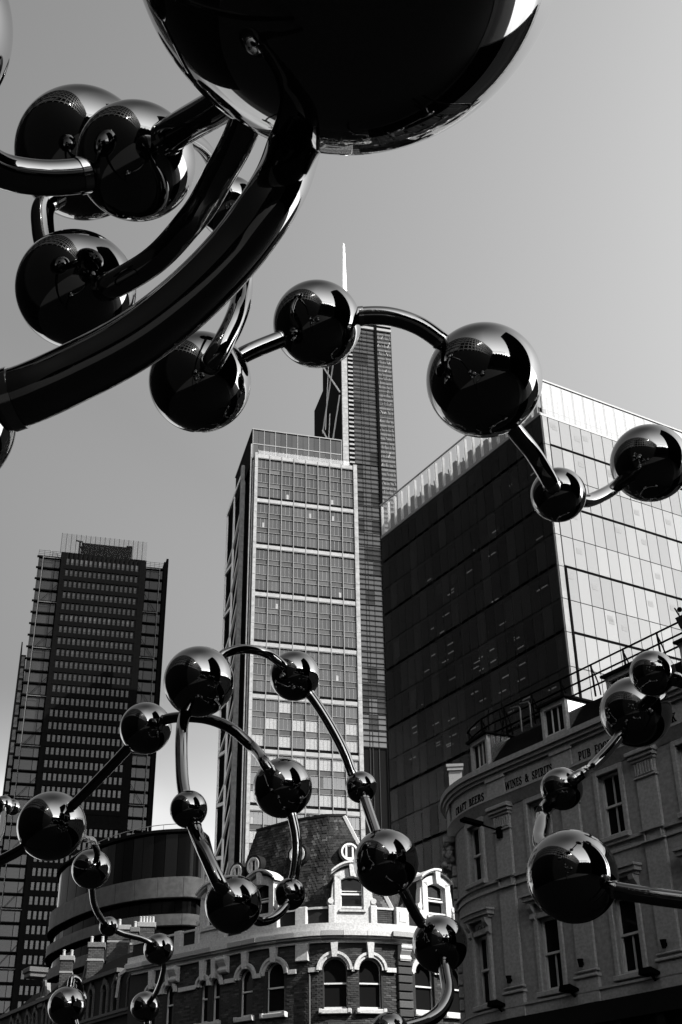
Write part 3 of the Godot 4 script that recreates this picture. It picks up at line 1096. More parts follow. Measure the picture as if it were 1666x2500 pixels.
	# stone dormers with curved tops and scrolls
	for c in [5.2, 8.1, 12.24, 16.07]:
		var f := w.frame(c, 0, face + 0.06)
		var hw := 0.44
		var st := Build.new()
		for s in [-1.0, 1.0]:
			st.box(f, minf(s * hw, s * 0.68), maxf(s * hw, s * 0.68), 11.2, 12.98, -0.4, 0.0)
			st.prism(f, PackedVector2Array([Vector2(s * 0.68, 11.9), Vector2(s * 0.90, 11.9), Vector2(s * 0.92, 12.05), Vector2(s * 0.80, 12.18), Vector2(s * 0.78, 12.45), Vector2(s * 0.74, 12.72), Vector2(s * 0.68, 12.8)]), -0.34, -0.06)
			st.tube(PackedVector3Array([f * Vector3(s * 0.83, 12.03, -0.36), f * Vector3(s * 0.83, 12.03, 0.0)]), 0.11, 12)
		st.box(f, -0.68, 0.68, 11.2, 11.66, -0.4, -0.001)
		var head := shift(f, 0, 12.56, 0)
		var pts := PackedVector2Array([Vector2(-0.68, 0.42), Vector2(-0.44, 0.26)])
		for i in 9:
			var x := lerpf(-0.44, 0.44, i / 8.0)
			pts.append(Vector2(x, 0.26 + 0.14 * (1.0 - pow(x / 0.44, 2.0))))
		pts.append(Vector2(0.68, 0.42))
		for i in 11:
			var x := lerpf(0.68, -0.68, i / 10.0)
			pts.append(Vector2(x, 0.45 + 0.28 * (1.0 - pow(x / 0.68, 2.0))))
		st.prism(head, pts, -0.4, 0.0)
		for i in 16:      # moulded curved top
			var xa := lerpf(-0.82, 0.82, i / 16.0)
			var xb := lerpf(-0.82, 0.82, (i + 1) / 16.0)
			var ya := 0.46 + 0.36 * (1.0 - pow(xa / 0.82, 2.0))
			var yb := 0.46 + 0.36 * (1.0 - pow(xb / 0.82, 2.0))
			for e in [[0.0, 0.07, 0.10], [0.07, 0.15, 0.20]]:
				var q := []
				for z in [-0.42, e[2]]:
					for k in [[xa, ya + e[0]], [xb, yb + e[0]], [xa, ya + e[1]], [xb, yb + e[1]]]:
						q.append(head * Vector3(k[0], k[1], z))
				st.hexa(q)
		st.prism(head, PackedVector2Array([Vector2(-0.08, 0.38), Vector2(0.08, 0.38), Vector2(0.12, 0.86), Vector2(-0.12, 0.86)]), -0.2, 0.16)
		st.box(f, -0.52, 0.52, 11.62, 11.70, -0.3, 0.08)
		var dm := part(o, "stone_dormer", st, M.white_stone)
		var gl := Build.new()
		gl.box(f, -0.44, 0.44, 11.7, 12.98, -0.30, -0.27)
		part(dm, "pane", gl, M.room_glass)
		var sash := Build.new()
		sash.box(f, -0.44, 0.44, 12.28, 12.345, -0.27, -0.14)
		sash.box(f, -0.44, 0.44, 12.42, 12.45, -0.27, -0.20)
		sash.box(f, -0.44, 0.44, 11.70, 11.80, -0.27, -0.12)
		for x in [-0.44, 0.39]:
			sash.box(f, x, x + 0.05, 11.7, 12.9, -0.27, -0.18)
		part(dm, "sash", sash, M.white_paint)
		var roof := Build.new()
		var top := PackedVector2Array()
		for i in 11:
			var x := lerpf(-0.7, 0.7, i / 10.0)
			top.append(Vector2(x, 0.45 + 0.38 * (1.0 - pow(x / 0.7, 2.0))))
		top.append(Vector2(0.7, -1.2)); top.append(Vector2(-0.7, -1.2))
		roof.prism(head, top, -1.3, -0.41)
		part(dm, "dormer_roof", roof, M.slate_2)
	# slate roof: a leaning shell, then slates
	var h0 := 11.3
	var h1 := 15.75
	var lean := 1.2
	var hip := func(h: float) -> float: return 14.5 - (h - h0) * 0.52
	var shell := Build.new()
	for i in 24:
		var a := lerpf(h0, h1, i / 24.0)
		var c := lerpf(h0, h1, (i + 1) / 24.0)
		w.strip(shell, 5.2 + 0.9 * i / 24.0, hip.call(a), a, c, -2.6 - lean * i / 24.0 * 0.0, -0.72 - lean * i / 24.0, 0.3, lean / 24.0)
	w.strip(shell, 13.6, 18.5, h0, 13.5, -2.4, -0.95, 0.4, 0.55)
	part(o, "roof", shell, M.pub_roof)
	var tops := Build.new()
	w.strip(tops, 6.1, 12.3, h1, h1 + 0.10, -4.5, -1.86, 0.3)
	part(o, "roof_ridge", tops, M.slate_2)
	var slope := Vector2(lean, h1 - h0).normalized()     # x back, y up
	var slate := box_mesh(0.205, 0.20, 0.018)
	var tone := [Build.new(), Build.new(), Build.new(), Build.new()]
	var damp := FastNoiseLite.new()
	damp.seed = 9
	damp.frequency = 0.55
	single = 0
	var rows := 38
	for rr in rows:
		var r := rows - 1 - rr
		var h := h0 + (h1 - h0) * (r + 0.5) / rows
		var a := 5.3 + 0.9 * (h - h0) / (h1 - h0) + (0.108 if r % 2 else 0.0)
		while a < hip.call(h) - 0.1:
			var f := w.frame(a, h, -0.705 - lean * (h - h0) / (h1 - h0))
			var y := UP * slope.y - f.basis.z * slope.x
			var z := (f.basis.z * slope.y + UP * slope.x + y * 0.07).normalized()
			y = z.cross(f.basis.x)
			var q := Transform3D(Basis(f.basis.x, y, z), f.origin + z * rng.randf_range(0.0, 0.008)).rotated_local(Vector3(0, 0, 1), rng.randf_range(-0.02, 0.02))
			var v := damp.get_noise_2d(a * 3.2, h * 0.9) + rng.randf_range(-0.25, 0.25)
			var k := 3 if v > 0.36 else (1 if v > 0.02 else (0 if v > -0.25 else 2))
			if single < 300 and a > 10.2:
				part(o, "slate", slate, M["slate_%d" % k], q)
				single += 1
			else:
				(tone[k] as Build).box(q, -0.102, 0.102, -0.1, 0.1, -0.009, 0.009)
			a += 0.216
	for r in 20:       # lower slope on the right
		var h := 11.35 + 0.108 * r
		var a := 13.7 + (0.108 if r % 2 else 0.0)
		while a < 18.4:
			var f := w.frame(a, h, -0.93 - 0.55 * (h - h0) / 2.2)
			var y := (UP * 2.2 - f.basis.z * 0.55).normalized()
			var z := f.basis.x.cross(y)
			(tone[int(clampf(rng.randfn(0.9, 0.9), 0, 3))] as Build).box(Transform3D(Basis(f.basis.x, y, z), f.origin), -0.102, 0.102, -0.1, 0.1, -0.009 - 0.004 * (r % 2), 0.009)
			a += 0.216
	for k in 4:
		stuff(part(o, "slates", tone[k], M["slate_%d" % k]))
	var flash := Build.new()
	flash.bar(w.frame(hip.call(h0), h0, -0.66).origin, w.frame(hip.call(h1), h1, -1.86).origin, 0.13)
	flash.bar(w.frame(14.05, 11.4, -0.9).origin, w.frame(13.7, 13.4, -1.4).origin, 0.1)
	part(o, "hip_flashing", flash, M.lead)
	var ridge := Build.new()
	w.strip(ridge, 14.6, 18.4, 13.5, 13.64, -1.8, -1.42, 0.4)
	part(o, "roof_coping", ridge, M.white_stone)
	# round roof windows
	for q in [[12.30, 14.13], [9.35, 14.16], [6.75, 14.08], [5.75, 13.95]]:
		var back: float = -0.72 - lean * (q[1] - h0) / (h1 - h0)
		var f := w.frame(q[0], q[1], back + 0.28)
		var drum := Build.new()
		arch_ring(drum, f, 0.33, 0.44, -0.6, 0.05, 0, TAU, 28)
		var rw := part(o, "round_window", drum, M.slate_2)
		var ring := Build.new()
		arch_ring(ring, f, 0.27, 0.345, -0.1, 0.075, 0, TAU, 28)
		for x in [-0.13, 0.13]:
			ring.box(f, x - 0.035, x + 0.035, -0.25, 0.25, -0.05, 0.045)
		ring.box(f, -0.16, 0.16, 0.22, 0.28, -0.05, 0.045)
		ring.box(f, -0.16, 0.16, -0.28, -0.22, -0.05, 0.045)
		part(rw, "frame", ring, M.white_paint)
		var gl := Build.new()
		arch_ring(gl, f, 0.0, 0.33, -0.05, -0.02, 0, TAU, 28)
		part(rw, "pane", gl, M.room_glass)
	# tall stone chimney at the right-hand end
	var ch := Build.new()
	var cf := facing(Vector3(4.75, 0, -51.6), 95.0)
	ch.box(cf, -0.28, 0.28, 10.5, 18.05, -0.4, 0.3)
	ch.box(cf, -0.34, 0.34, 17.0, 17.12, -0.48, 0.38)
	ch.box(cf, -0.31, 0.31, 17.16, 17.30, -0.45, 0.35)
	ch.box(cf, -0.34, 0.34, 18.05, 18.2, -0.48, 0.38)
	ch.box(cf, -0.37, 0.37, 18.2, 18.32, -0.52, 0.42)
	part(o, "chimney", ch, M.chimney_stone)

# ---------------------------------------------------------------- the old terrace on the left
func gabled_terrace() -> void:
	var o := thing("gabled_terrace", "old brick terrace with pointed windows, steep gable and chimney stacks", "building", Vector3(-12, 0, -62))
	var w := Way.new([[-19.0, -71.5], [-15.2, -65.2], [-11.5, -59.0], [-9.5, -56.1], [-7.95, -54.25]])
	var t := w.total()
	var body := Build.new()
	w.strip(body, 0, t, 0, 10.9, -7.0, -0.45, 0.6)
	part(o, "inner_wall", body, M.joint)
	var wins := []
	for k in 14:
		wins.append(t - 0.9 - 1.15 * k - 0.35 * (k / 2))
	var holes := []
	for u in wins:
		if u > 0.6:
			holes.append([u - 0.27, u + 0.27, 9.36, 10.36 + 0.27])
	var wall := Build.new()
	w.wall(wall, 0, t, 0, 10.95, holes, -0.5, 0, 0.4)
	for h in holes:
		arch_corners(wall, w.frame((h[0] + h[1]) / 2, 10.36, 0), 0.27, -0.48, -0.006)
	part(o, "wall", wall, M.brick_dark)
	for h in holes:
		var f := w.frame((h[0] + h[1]) / 2, 0, 0)
		arched_window(o, f, 0.54, 9.36, 10.36, M.room_glass)
		var ring := Build.new()
		arch_ring(ring, shift(f, 0, 10.36, 0), 0.27, 0.38, -0.1, 0.10, 0, PI, 10)
		ring.prism(shift(f, 0, 10.36, 0), PackedVector2Array([Vector2(-0.2, 0.3), Vector2(0.2, 0.3), Vector2(0.0, 0.62)]), -0.05, 0.12)
		for x in [-0.36, 0.27]:
			ring.box(f, x, x + 0.09, 9.36, 10.36, -0.1, 0.08)
		part(o, "window_surround", ring, M.terrace_stone)
	var ledge := Build.new()
	w.strip(ledge, 0, t, 9.10, 9.22, -0.1, 0.18, 0.5)
	w.strip(ledge, 0, t, 9.22, 9.34, -0.1, 0.26, 0.5)
	part(o, "string_course", ledge, M.terrace_stone)
	var cor := Build.new()
	w.strip(cor, 0, t - 3.2, 10.95, 11.12, -0.5, 0.22, 0.5)
	part(o, "cornice", cor, M.terrace_stone)
	# steep roof and gables
	var roof := Build.new()
	w.strip(roof, 0, t - 0.5, 10.9, 12.4, -5.0, -0.2, 0.6, 1.6)
	part(o, "roof", roof, M.pub_roof)
	for q in [[9.9, 1.1, 12.55, -1.2], [4.2, 1.1, 12.4, -1.0]]:
		var f := w.frame(q[0], 0, q[3])
		var tri := Build.new()
		tri.prism(f, PackedVector2Array([Vector2(-0.5, 11.25), Vector2(0.5, 11.25), Vector2(0.0, q[2])]), -0.3, 0.0)
		part(o, "gable", tri, M.gable_tile)
		var edge := Build.new()
		edge.bar(f * Vector3(-0.58, 11.2, 0.0), f * Vector3(0.0, q[2] + 0.08, 0.0), 0.10, 0.2)
		edge.bar(f * Vector3(0.58, 11.2, 0.0), f * Vector3(0.0, q[2] + 0.08, 0.0), 0.10, 0.2)
		part(o, "gable_coping", edge, M.terrace_stone)
		var ridge := Build.new()
		ridge.prism(f, PackedVector2Array([Vector2(-0.55, 11.2), Vector2(0.55, 11.2), Vector2(0.0, q[2])]), -3.0, -0.32)
		part(o, "gable_roof", ridge, M.pub_roof)
	var slab := Build.new()
	for q in [[10.3, 10.9, 0.55], [4.6, 12.75, 0.6], [7.2, 10.95, 0.5]]:
		slab.bevel_box(w.frame(q[0], q[1], -0.2), -q[2], q[2], 0, 0.24, -0.6, 0.42, 0.03)
		slab.bevel_box(w.frame(q[0], q[1] - 0.22, -0.2), -q[2] + 0.1, q[2] - 0.1, 0, 0.2, -0.6, 0.34, 0.03)
	part(o, "stone_slab", slab, M.terrace_stone)
	var cope := Build.new()
	cope.bar(w.frame(t - 3.1, 10.8, 0.1).origin, w.frame(t - 1.9, 11.25, -0.2).origin, 0.14)
	cope.bar(w.frame(t - 3.1, 10.85, 0.1).origin, w.frame(t - 3.3, 9.9, 0.1).origin, 0.12)
	part(o, "raked_coping", cope, M.white_stone)
	# chimney stacks: brick courses, stone caps, pots
	var rng := RandomNumberGenerator.new()
	rng.seed = 5
	for q in [[-12.3, -62.8, 0.72, 13.05, 2, true], [-11.65, -65.0, 1.05, 14.3, 1, false], [-10.3, -65.2, 0.82, 14.45, 5, false], [-10.7, -64.1, 0.34, 14.0, 1, true], [-14.6, -67.0, 0.6, 13.2, 2, false]]:
		var f := facing(Vector3(q[0], 0, q[1]), 82.0)
		var hw: float = q[2] / 2
		var st := Build.new()
		st.box(f, -hw, hw, 10.5, q[3], -0.35, 0.3)
		var ch := part(o, "chimney_stack", st, M.mortar)
		var bricks := [Build.new(), Build.new()]
		var y: float = q[3] - 0.06
		var row := 0
		while y > q[3] - 2.2:
			var x := -hw + (0.1 if row % 2 else 0.0)
			while x < hw - 0.05:
				(bricks[rng.randi() % 2] as Build).box(f, x, minf(x + 0.2, hw), y - 0.07, y, 0.29, 0.315)
				x += 0.215
			y -= 0.085
			row += 1
		for k in 2:
			stuff(part(ch, "chimney_bricks", bricks[k], M["brick_%d" % [0, 1][k]]))
		var cap := Build.new()
		cap.bevel_box(f, -hw - 0.07, hw + 0.07, q[3], q[3] + 0.24, -0.42, 0.38, 0.02)
		var cb := Build.new()
		cb.box(f, -hw - 0.03, hw + 0.03, q[3] - 0.62, q[3] - 0.52, -0.38, 0.34)
		part(ch, "chimney_band", cb, M.chimney_stone)
		part(ch, "chimney_cap", cap, M.terrace_stone if q[5] else M.chimney_stone)
		for k in q[4]:
			var x := 0.0 if q[4] == 1 else lerpf(-hw + 0.1, hw - 0.1, float(k) / (q[4] - 1))
			var pot := Build.new()
			pot.lathe(shift(f, x, q[3] + 0.22, 0), [[0.09, 0], [0.075, 0.18], [0.07, 0.3], [0.085, 0.32], [0.06, 0.36], [0.0, 0.36]], 10)
			part(ch, "chimney_pot", pot, M.pot)
	var rail := Build.new()
	for k in 9:
		var f := w.frame(t - 1.0 + 0.1 * k, 11.0, -0.3)
		rail.bar(f.origin, f.origin + UP * 0.5, 0.035)
	rail.bar(w.frame(t - 1.1, 11.2, -0.3).origin, w.frame(t - 0.1, 11.2, -0.3).origin, 0.03)
	rail.bar(w.frame(t - 1.1, 11.45, -0.3).origin, w.frame(t - 0.1, 11.45, -0.3).origin, 0.03)
	part(o, "roof_railing", rail, M.white_paint)

# ---------------------------------------------------------------- the pub on the right
func letters(holder: MeshInstance3D, w: Way, text: String, u0: float, u1: float, h: float, off: float, font: Font) -> void:
	var glyphs := []
	var width := 0.0
	for ch in text:
		if ch == " ":
			glyphs.append([null, 0.42])
			width += 0.42
			continue
		var m := TextMesh.new()
		m.text = ch
		m.font = font
		m.font_size = 64
		m.pixel_size = 0.01
		m.depth = 0.03
		m.curve_step = 2.0
		var box := m.get_aabb()
		glyphs.append([m, box.size.x + 0.05, box.position.x, box.size.x])
		width += box.size.x + 0.05
	var k := (u1 - u0) / width
	var at := u0
	for g in glyphs:
		if g[0]:
			var mid: float = g[2] + g[3] / 2.0
			var f := w.frame(at + g[1] * k / 2, h, off)
			var hy := 0.52
			var b := f.basis * Basis.from_scale(Vector3(k, hy, 0.4))
			part(holder, "letter", g[0], M.lettering, Transform3D(b, f * Vector3(-mid * k, -0.12, 0)))
		at += g[1] * k

func pub() -> void:
	var o := thing("corner_pub", "pale corner pub with lettered fascia and black dormered roof", "pub", Vector3(7, 0, -36))
	var p0 := Vector3(6.452, 0, -33.382)
	var a := p0 + bearing(-33) * 3.9
	var c := a + bearing(57) * 5.2
	var pts := [c + bearing(-33) * 5.2 + bearing(57) * 10.0]
	for i in 33:
		pts.append(c + bearing(-33.0 - 90.0 * i / 32.0) * 5.2)
	pts.append(p0 + bearing(147) * 20.0)
	var w := Way.new(pts)
	var t := w.total()
	var arc := t - 23.9                       # where the straight front begins
	var su := func(s: float) -> float: return arc + 3.9 - s
	var serif := SystemFont.new()
	serif.font_names = PackedStringArray(["Droid Serif"])
	serif.font_weight = 700
	var bold := FontVariation.new()
	bold.base_font = serif
	bold.variation_embolden = 0.25
	# openings: [middle, half width]
	var cols := [[arc - 0.86, 0.40], [su.call(1.74), 0.41], [su.call(-1.2), 0.41], [su.call(-4.1), 0.41], [su.call(-7.0), 0.41], [arc - 4.2, 0.4], [arc - 7.0, 0.4]]
	var holes := []
	for q in cols:
		holes.append([q[0] - q[1], q[0] + q[1], 6.72, 8.62])
		holes.append([q[0] - q[1], q[0] + q[1], 10.16, 11.85])
	var wall := Build.new()
	w.wall(wall, 0, t, 6.2, 12.3, holes, -0.32, 0, 0.3)
	part(o, "wall", wall, M.pub_wall)
	var inner := Build.new()
	w.strip(inner, 0.2, t - 0.2, 0, 13.3, -4.4, -0.75, 0.5)
	part(o, "inner_wall", inner, M.joint)
	var shop := Build.new()
	w.strip(shop, 0, t, 0, 6.0, -0.4, -0.06, 0.4)
	w.strip(shop, 0, t, 5.7, 6.2, -0.3, 0.16, 0.4)
	for k in 16:
		w.strip(shop, 8 + 1.45 * k, 8.25 + 1.45 * k, 0, 5.7, -0.3, 0.1, 0.4)
	part(o, "shopfront", shop, M.pub_black)
	for q in cols:
		for r in [[6.72, 8.62, 7.68], [10.16, 11.85, 10.98]]:
			var f := w.frame(q[0], 0, 0)
			var hw: float = q[1]
			var fr := Build.new()
			for x in [-hw, hw - 0.06]:
				fr.box(f, x, x + 0.06, r[0], r[1], -0.22, -0.12)
			fr.box(f, -hw, hw, r[1] - 0.07, r[1], -0.22, -0.12)
			fr.box(f, -hw, hw, r[0], r[0] + 0.09, -0.22, -0.11)
			var win := part(o, "sash_window", fr, M.sash)
			var bars := Build.new()
			bars.box(f, -hw + 0.05, hw - 0.05, r[2] - 0.03, r[2] + 0.03, -0.20, -0.10)
			if r[0] > 9 or q[0] < arc:
				bars.box(f, -0.014, 0.014, r[0] + 0.05, r[1] - 0.05, -0.20, -0.14)
			else:
				bars.box(f, -0.014, 0.014, r[0] + 0.05, r[2], -0.20, -0.14)
			part(win, "sash_bars", bars, M.sash)
			var gl := Build.new()
			gl.box(f, -hw + 0.03, hw - 0.03, r[0] + 0.03, r[1] - 0.03, -0.20, -0.185)
			part(win, "pane", gl, M.room_glass)
			var arch := Build.new()
			for x in [-hw - 0.15, hw]:
				arch.bevel_box(f, x, x + 0.15, r[0], r[1] + 0.15, -0.05, 0.06, 0.015)
			arch.bevel_box(f, -hw, hw, r[1], r[1] + 0.15, -0.05, 0.06, 0.015)
			part(o, "window_surround", arch, M.pub_trim)
			var sl := Build.new()
			sl.bevel_box(f, -hw - 0.18, hw + 0.18, r[0] - 0.14, r[0], -0.2, 0.14, 0.02)
			part(o, "window_sill", sl, M.pub_trim)
			if r[0] < 9:
				var hood := Build.new()
				w.strip(hood, q[0] - hw - 0.26, q[0] + hw + 0.26, 9.02, 9.10, -0.05, 0.16, 0.3)
				w.strip(hood, q[0] - hw - 0.34, q[0] + hw + 0.34, 9.10, 9.22, -0.05, 0.26, 0.3)
				w.strip(hood, q[0] - hw - 0.38, q[0] + hw + 0.38, 9.22, 9.28, -0.05, 0.32, 0.3)
				for x in [-hw - 0.13, hw + 0.13]:
					hood.prism(Transform3D(Basis(f.basis.z, UP, -f.basis.x), f * Vector3(x, 0, 0)), PackedVector2Array([Vector2(0.05, 8.58), Vector2(0.12, 8.64), Vector2(0.10, 8.78), Vector2(0.20, 8.90), Vector2(0.24, 9.02), Vector2(0.0, 9.02), Vector2(0.0, 8.58)]), -0.09, 0.09)
				part(o, "window_hood", hood, M.pub_trim)
				for k in 3:
					var disc := Build.new()
					arch_ring(disc, shift(f, -0.2 + 0.2 * k, 8.88, 0), 0.035, 0.075, 0.0, 0.035, 0, TAU, 12)
					part(o, "roundel", disc, M.pub_trim)
	# pilasters with fluted capitals
	for s in [3.3, 0.36, -2.58, -5.5, -8.4]:
		var u: float = su.call(s)
		var f := w.frame(u, 0, 0)
		var sh := Build.new()
		sh.bevel_box(f, -0.36, 0.36, 6.2, 12.08, -0.05, 0.07, 0.02)
		sh.bevel_box(f, -0.42, 0.42, 6.2, 6.82, -0.05, 0.11, 0.02)
		sh.bevel_box(f, -0.46, 0.46, 6.82, 6.90, -0.05, 0.16, 0.02)
		sh.bevel_box(f, -0.42, 0.42, 6.96, 7.02, -0.05, 0.13, 0.02)
		sh.bevel_box(f, -0.40, 0.40, 11.34, 11.40, -0.05, 0.12, 0.02)
		sh.bevel_box(f, -0.40, 0.40, 11.78, 11.86, -0.05, 0.14, 0.02)
		sh.bevel_box(f, -0.45, 0.45, 11.86, 11.96, -0.05, 0.20, 0.02)
		sh.bevel_box(f, -0.50, 0.50, 11.96, 12.08, -0.05, 0.26, 0.02)
		sh.box(f, -0.40, 0.40, 9.70, 9.74, -0.05, 0.16)
		sh.box(f, -0.40, 0.40, 9.98, 10.02, -0.05, 0.16)
		for x in [-0.30, 0.26]:
			sh.box(f, x, x + 0.04, 9.74, 9.98, -0.05, 0.11)
		var pl := part(o, "pilaster", sh, M.pub_trim)
		var fl := Build.new()
		for k in 7:
			fl.box(f, -0.32 + 0.097 * k, -0.27 + 0.097 * k, 11.44, 11.76, 0.05, 0.11)
		part(pl, "capital_flutes", fl, M.pub_trim)
	var bands := Build.new()
	w.strip(bands, 0, t, 9.72, 9.80, -0.05, 0.05, 0.3)
	w.strip(bands, 0, t, 9.94, 10.02, -0.05, 0.08, 0.3)
	w.strip(bands, 0, t, 6.2, 6.48, -0.05, 0.08, 0.3)
	w.strip(bands, 0, t, 6.48, 6.54, -0.05, 0.12, 0.3)
	part(o, "string_course", bands, M.pub_trim)
	var dark := Build.new()
	w.strip(dark, 0, t, 12.02, 12.31, -0.25, 0.02, 0.3, -0.18)
	part(o, "fascia_cove", dark, M.pub_trim)
	var fas := Build.new()
	w.strip(fas, 0, t, 12.31, 12.37, -0.3, 0.21, 0.3)
	w.strip(fas, 0, t, 12.37, 13.05, -0.3, 0.14, 0.3)
	var sign_board := part(o, "fascia", fas, M.pub_trim)
	letters(sign_board, w, "CRAFT BEERS", arc - 1.86, arc - 0.02, 12.64, 0.144, bold)
	letters(sign_board, w, "WINES & SPIRITS", su.call(2.93), su.call(0.80), 12.66, 0.144, bold)
	letters(sign_board, w, "PUB FOOD", su.call(-0.28), su.call(-1.62), 12.66, 0.144, bold)
	letters(sign_board, w, "CASK ALES", su.call(-3.26), su.call(-4.85), 12.66, 0.144, bold)
	for u in [su.call(3.3), su.call(0.36), su.call(-2.58), su.call(-5.5), arc - 2.85]:
		var b := Build.new()
		w.strip(b, u - 0.40, u + 0.40, 12.37, 12.92, 0.0, 0.20, 0.3)
		w.strip(b, u - 0.44, u + 0.44, 12.84, 12.93, 0.0, 0.24, 0.3)
		part(o, "fascia_block", b, M.pub_trim)
	var cor := Build.new()
	w.strip(cor, 0, t, 12.93, 13.03, -0.3, 0.23, 0.2)
	w.strip(cor, 0, t, 13.03, 13.14, -0.3, 0.31, 0.2)
	w.strip(cor, 0, t, 13.14, 13.30, -0.3, 0.39, 0.2)
	part(o, "cornice", cor, M.pub_trim)
	# rusticated strip and carved bracket at the turn of the corner
	for k in 13:
		var y := 6.5 + 0.362 * k
		if y > 11.0:
			break
		var b := Build.new()
		w.strip(b, arc - 3.85, arc - 2.95, y, y + 0.30, -0.05, 0.13, 0.15)
		part(o, "corner_block", b, M.pub_trim)
	var carve := Build.new()
	var rng := RandomNumberGenerator.new()
	rng.seed = 14
	for k in 46:
		var lp := w.frame(arc - 3.4 + rng.randf_range(-0.42, 0.42), rng.randf_range(11.05, 11.9), 0.1 + rng.randf_range(0.0, 0.26))
		var r := rng.randf_range(0.06, 0.13)
		var prof := []
		for i in 7:
			var an := lerpf(-PI / 2, PI / 2, i / 6.0)
			prof.append([cos(an) * r, sin(an) * r * rng.randf_range(0.8, 1.25)])
		carve.lathe(Transform3D(Basis.from_euler(Vector3(rng.randf() * 3, rng.randf() * 3, rng.randf() * 3)), lp.origin), prof, 8)
	w.strip(carve, arc - 3.9, arc - 2.9, 11.9, 12.08, -0.05, 0.36, 0.2)
	part(o, "carved_bracket", carve, M.worn_stone)
	# roof, dormers, railing
	var roof := Build.new()
	w.strip(roof, 0, t, 13.30, 14.55, -3.0, -0.12, 0.3, 0.95)
	part(o, "roof", roof, M.pub_roof)
	for s in [4.75, 1.07, -1.74, -4.55, -7.4]:
		var f := w.frame(su.call(s), 0, -0.36)
		var hw := 0.54
		var fr := Build.new()
		for x in [-hw, hw - 0.13]:
			fr.bevel_box(f, x, x + 0.13, 13.42, 14.66, -0.12, 0.02, 0.015)
		fr.box(f, -hw, hw, 14.52, 14.66, -0.12, 0.02)
		fr.box(f, -hw, hw, 13.42, 13.72, -0.12, 0.0)
		var dm := part(o, "dormer", fr, M.pub_trim)
		var gl := Build.new()
		gl.box(f, -hw + 0.12, hw - 0.12, 13.72, 14.52, -0.12, -0.09)
		part(dm, "pane", gl, M.room_glass)
		var bar := Build.new()
		for x in [-0.14, 0.12]:
			bar.box(f, x, x + 0.025, 13.72, 14.52, -0.09, -0.05)
		bar.box(f, -hw + 0.12, hw - 0.12, 13.72, 13.78, -0.09, -0.05)
		part(dm, "sash_bars", bar, M.sash)
		var lid := Build.new()
		lid.box(f, -hw - 0.1, hw + 0.12, 14.66, 14.73, -1.3, 0.12)
		lid.box(f, -hw + 0.02, hw - 0.02, 13.6, 14.66, -1.1, -0.14)
		part(dm, "dormer_roof", lid, M.pub_roof)
		var tri := PackedVector2Array([Vector2(-0.10, 13.62), Vector2(-0.10, 14.655), Vector2(-0.86, 14.655)])
		for x in [-hw, hw - 0.02]:
			var ck := Build.new()
			ck.prism(Transform3D(Basis(f.basis.z, UP, -f.basis.x), f * Vector3(x, 0, 0)), tri, -0.03, 0.012)
			part(dm, "cheek", ck, M.cheek_lead)
	var rail := Build.new()
	for h in [14.70, 15.02, 15.36]:
		var line := PackedVector3Array()
		for i in 60:
			line.append(w.frame(lerpf(arc - 2.4, t - 0.2, i / 59.0), h, -0.55).origin)
		if h > 14.9 or true:
			rail.tube(line, 0.028, 6)
	part(o, "roof_railing", rail, M.black_metal)
	var u := arc - 2.2
	while u < t - 0.5:
		var post := Build.new()
		var f := w.frame(u, 0, -0.55)
		post.tube(PackedVector3Array([f * Vector3(0, 14.4, -0.05), f * Vector3(0, 15.38, 0)]), 0.03, 6)
		var bow := PackedVector3Array()
		for i in 7:
			var q := i / 6.0
			bow.append(f * Vector3(-0.02, lerpf(14.5, 15.3, q), -0.28 + 0.26 * q * q))
		post.tube(bow, 0.022, 6)
		part(o, "railing_post", post, M.black_metal)
		u += 1.32
	for s in [2.0, 2.45]:
		var f := w.frame(su.call(s), 0, -0.3)
		var v := Build.new()
		v.tube(PackedVector3Array([f * Vector3(0, 14.2, 0), f * Vector3(0, 14.95, 0.0), f * Vector3(-0.02, 15.0, 0.03), f * Vector3(-0.32, 15.02, 0.1)]), 0.022, 8)
		part(o, "vent_pipe", v, M.light_metal)
	var wires := Build.new()
	for k in 7:
		var f := w.frame(su.call(4.6 - 0.22 * k), 0, -0.5)
		wires.bar(f * Vector3(0, 14.3, 0), f * Vector3(0.25 * sin(k * 2.0), 15.3 + 0.2 * sin(k * 1.3), 0.1 * cos(k * 1.0)), 0.025)
	part(o, "roof_aerials", wires, M.black_metal)
	# lamps that are fixed to the front
	var arm := thing("wall_lamp", "flat dark street lamp beside the pub's leftmost upper window", "street lamp", w.frame(su.call(3.37), 11.3, 0.05).origin)
	var f0 := w.frame(su.call(3.37), 11.3, 0.07)
	var base := Build.new()
	base.bevel_box(f0, -0.10, 0.10, -0.16, 0.16, 0, 0.10, 0.02)
	part(arm, "wall_bracket", base, M.black_metal)
	var rod := Build.new()
	rod.tube(PackedVector3Array([f0 * Vector3(0, 0.06, 0.08), f0 * Vector3(-0.05, 0.12, 0.4), f0 * Vector3(-0.12, 0.18, 0.62)]), 0.03, 8)
	part(arm, "arm", rod, M.black_metal)
	var head := Build.new()
	var hf := f0 * Transform3D(Basis.from_euler(Vector3(-0.15, -0.2, 0)), Vector3(-0.12, 0.18, 0.6))
	head.bevel_box(hf, -0.13, 0.13, -0.04, 0.06, 0, 0.66, 0.03)
	part(arm, "lamp_head", head, M.black_metal)
	var names := ["dark wedge uplight on the ledge below the leftmost pilaster of the pub", "dark wedge uplight on the ledge below the middle pilaster of the pub", "dark wedge uplight on the ledge at the right-hand pilaster of the pub"]
	var n := 0
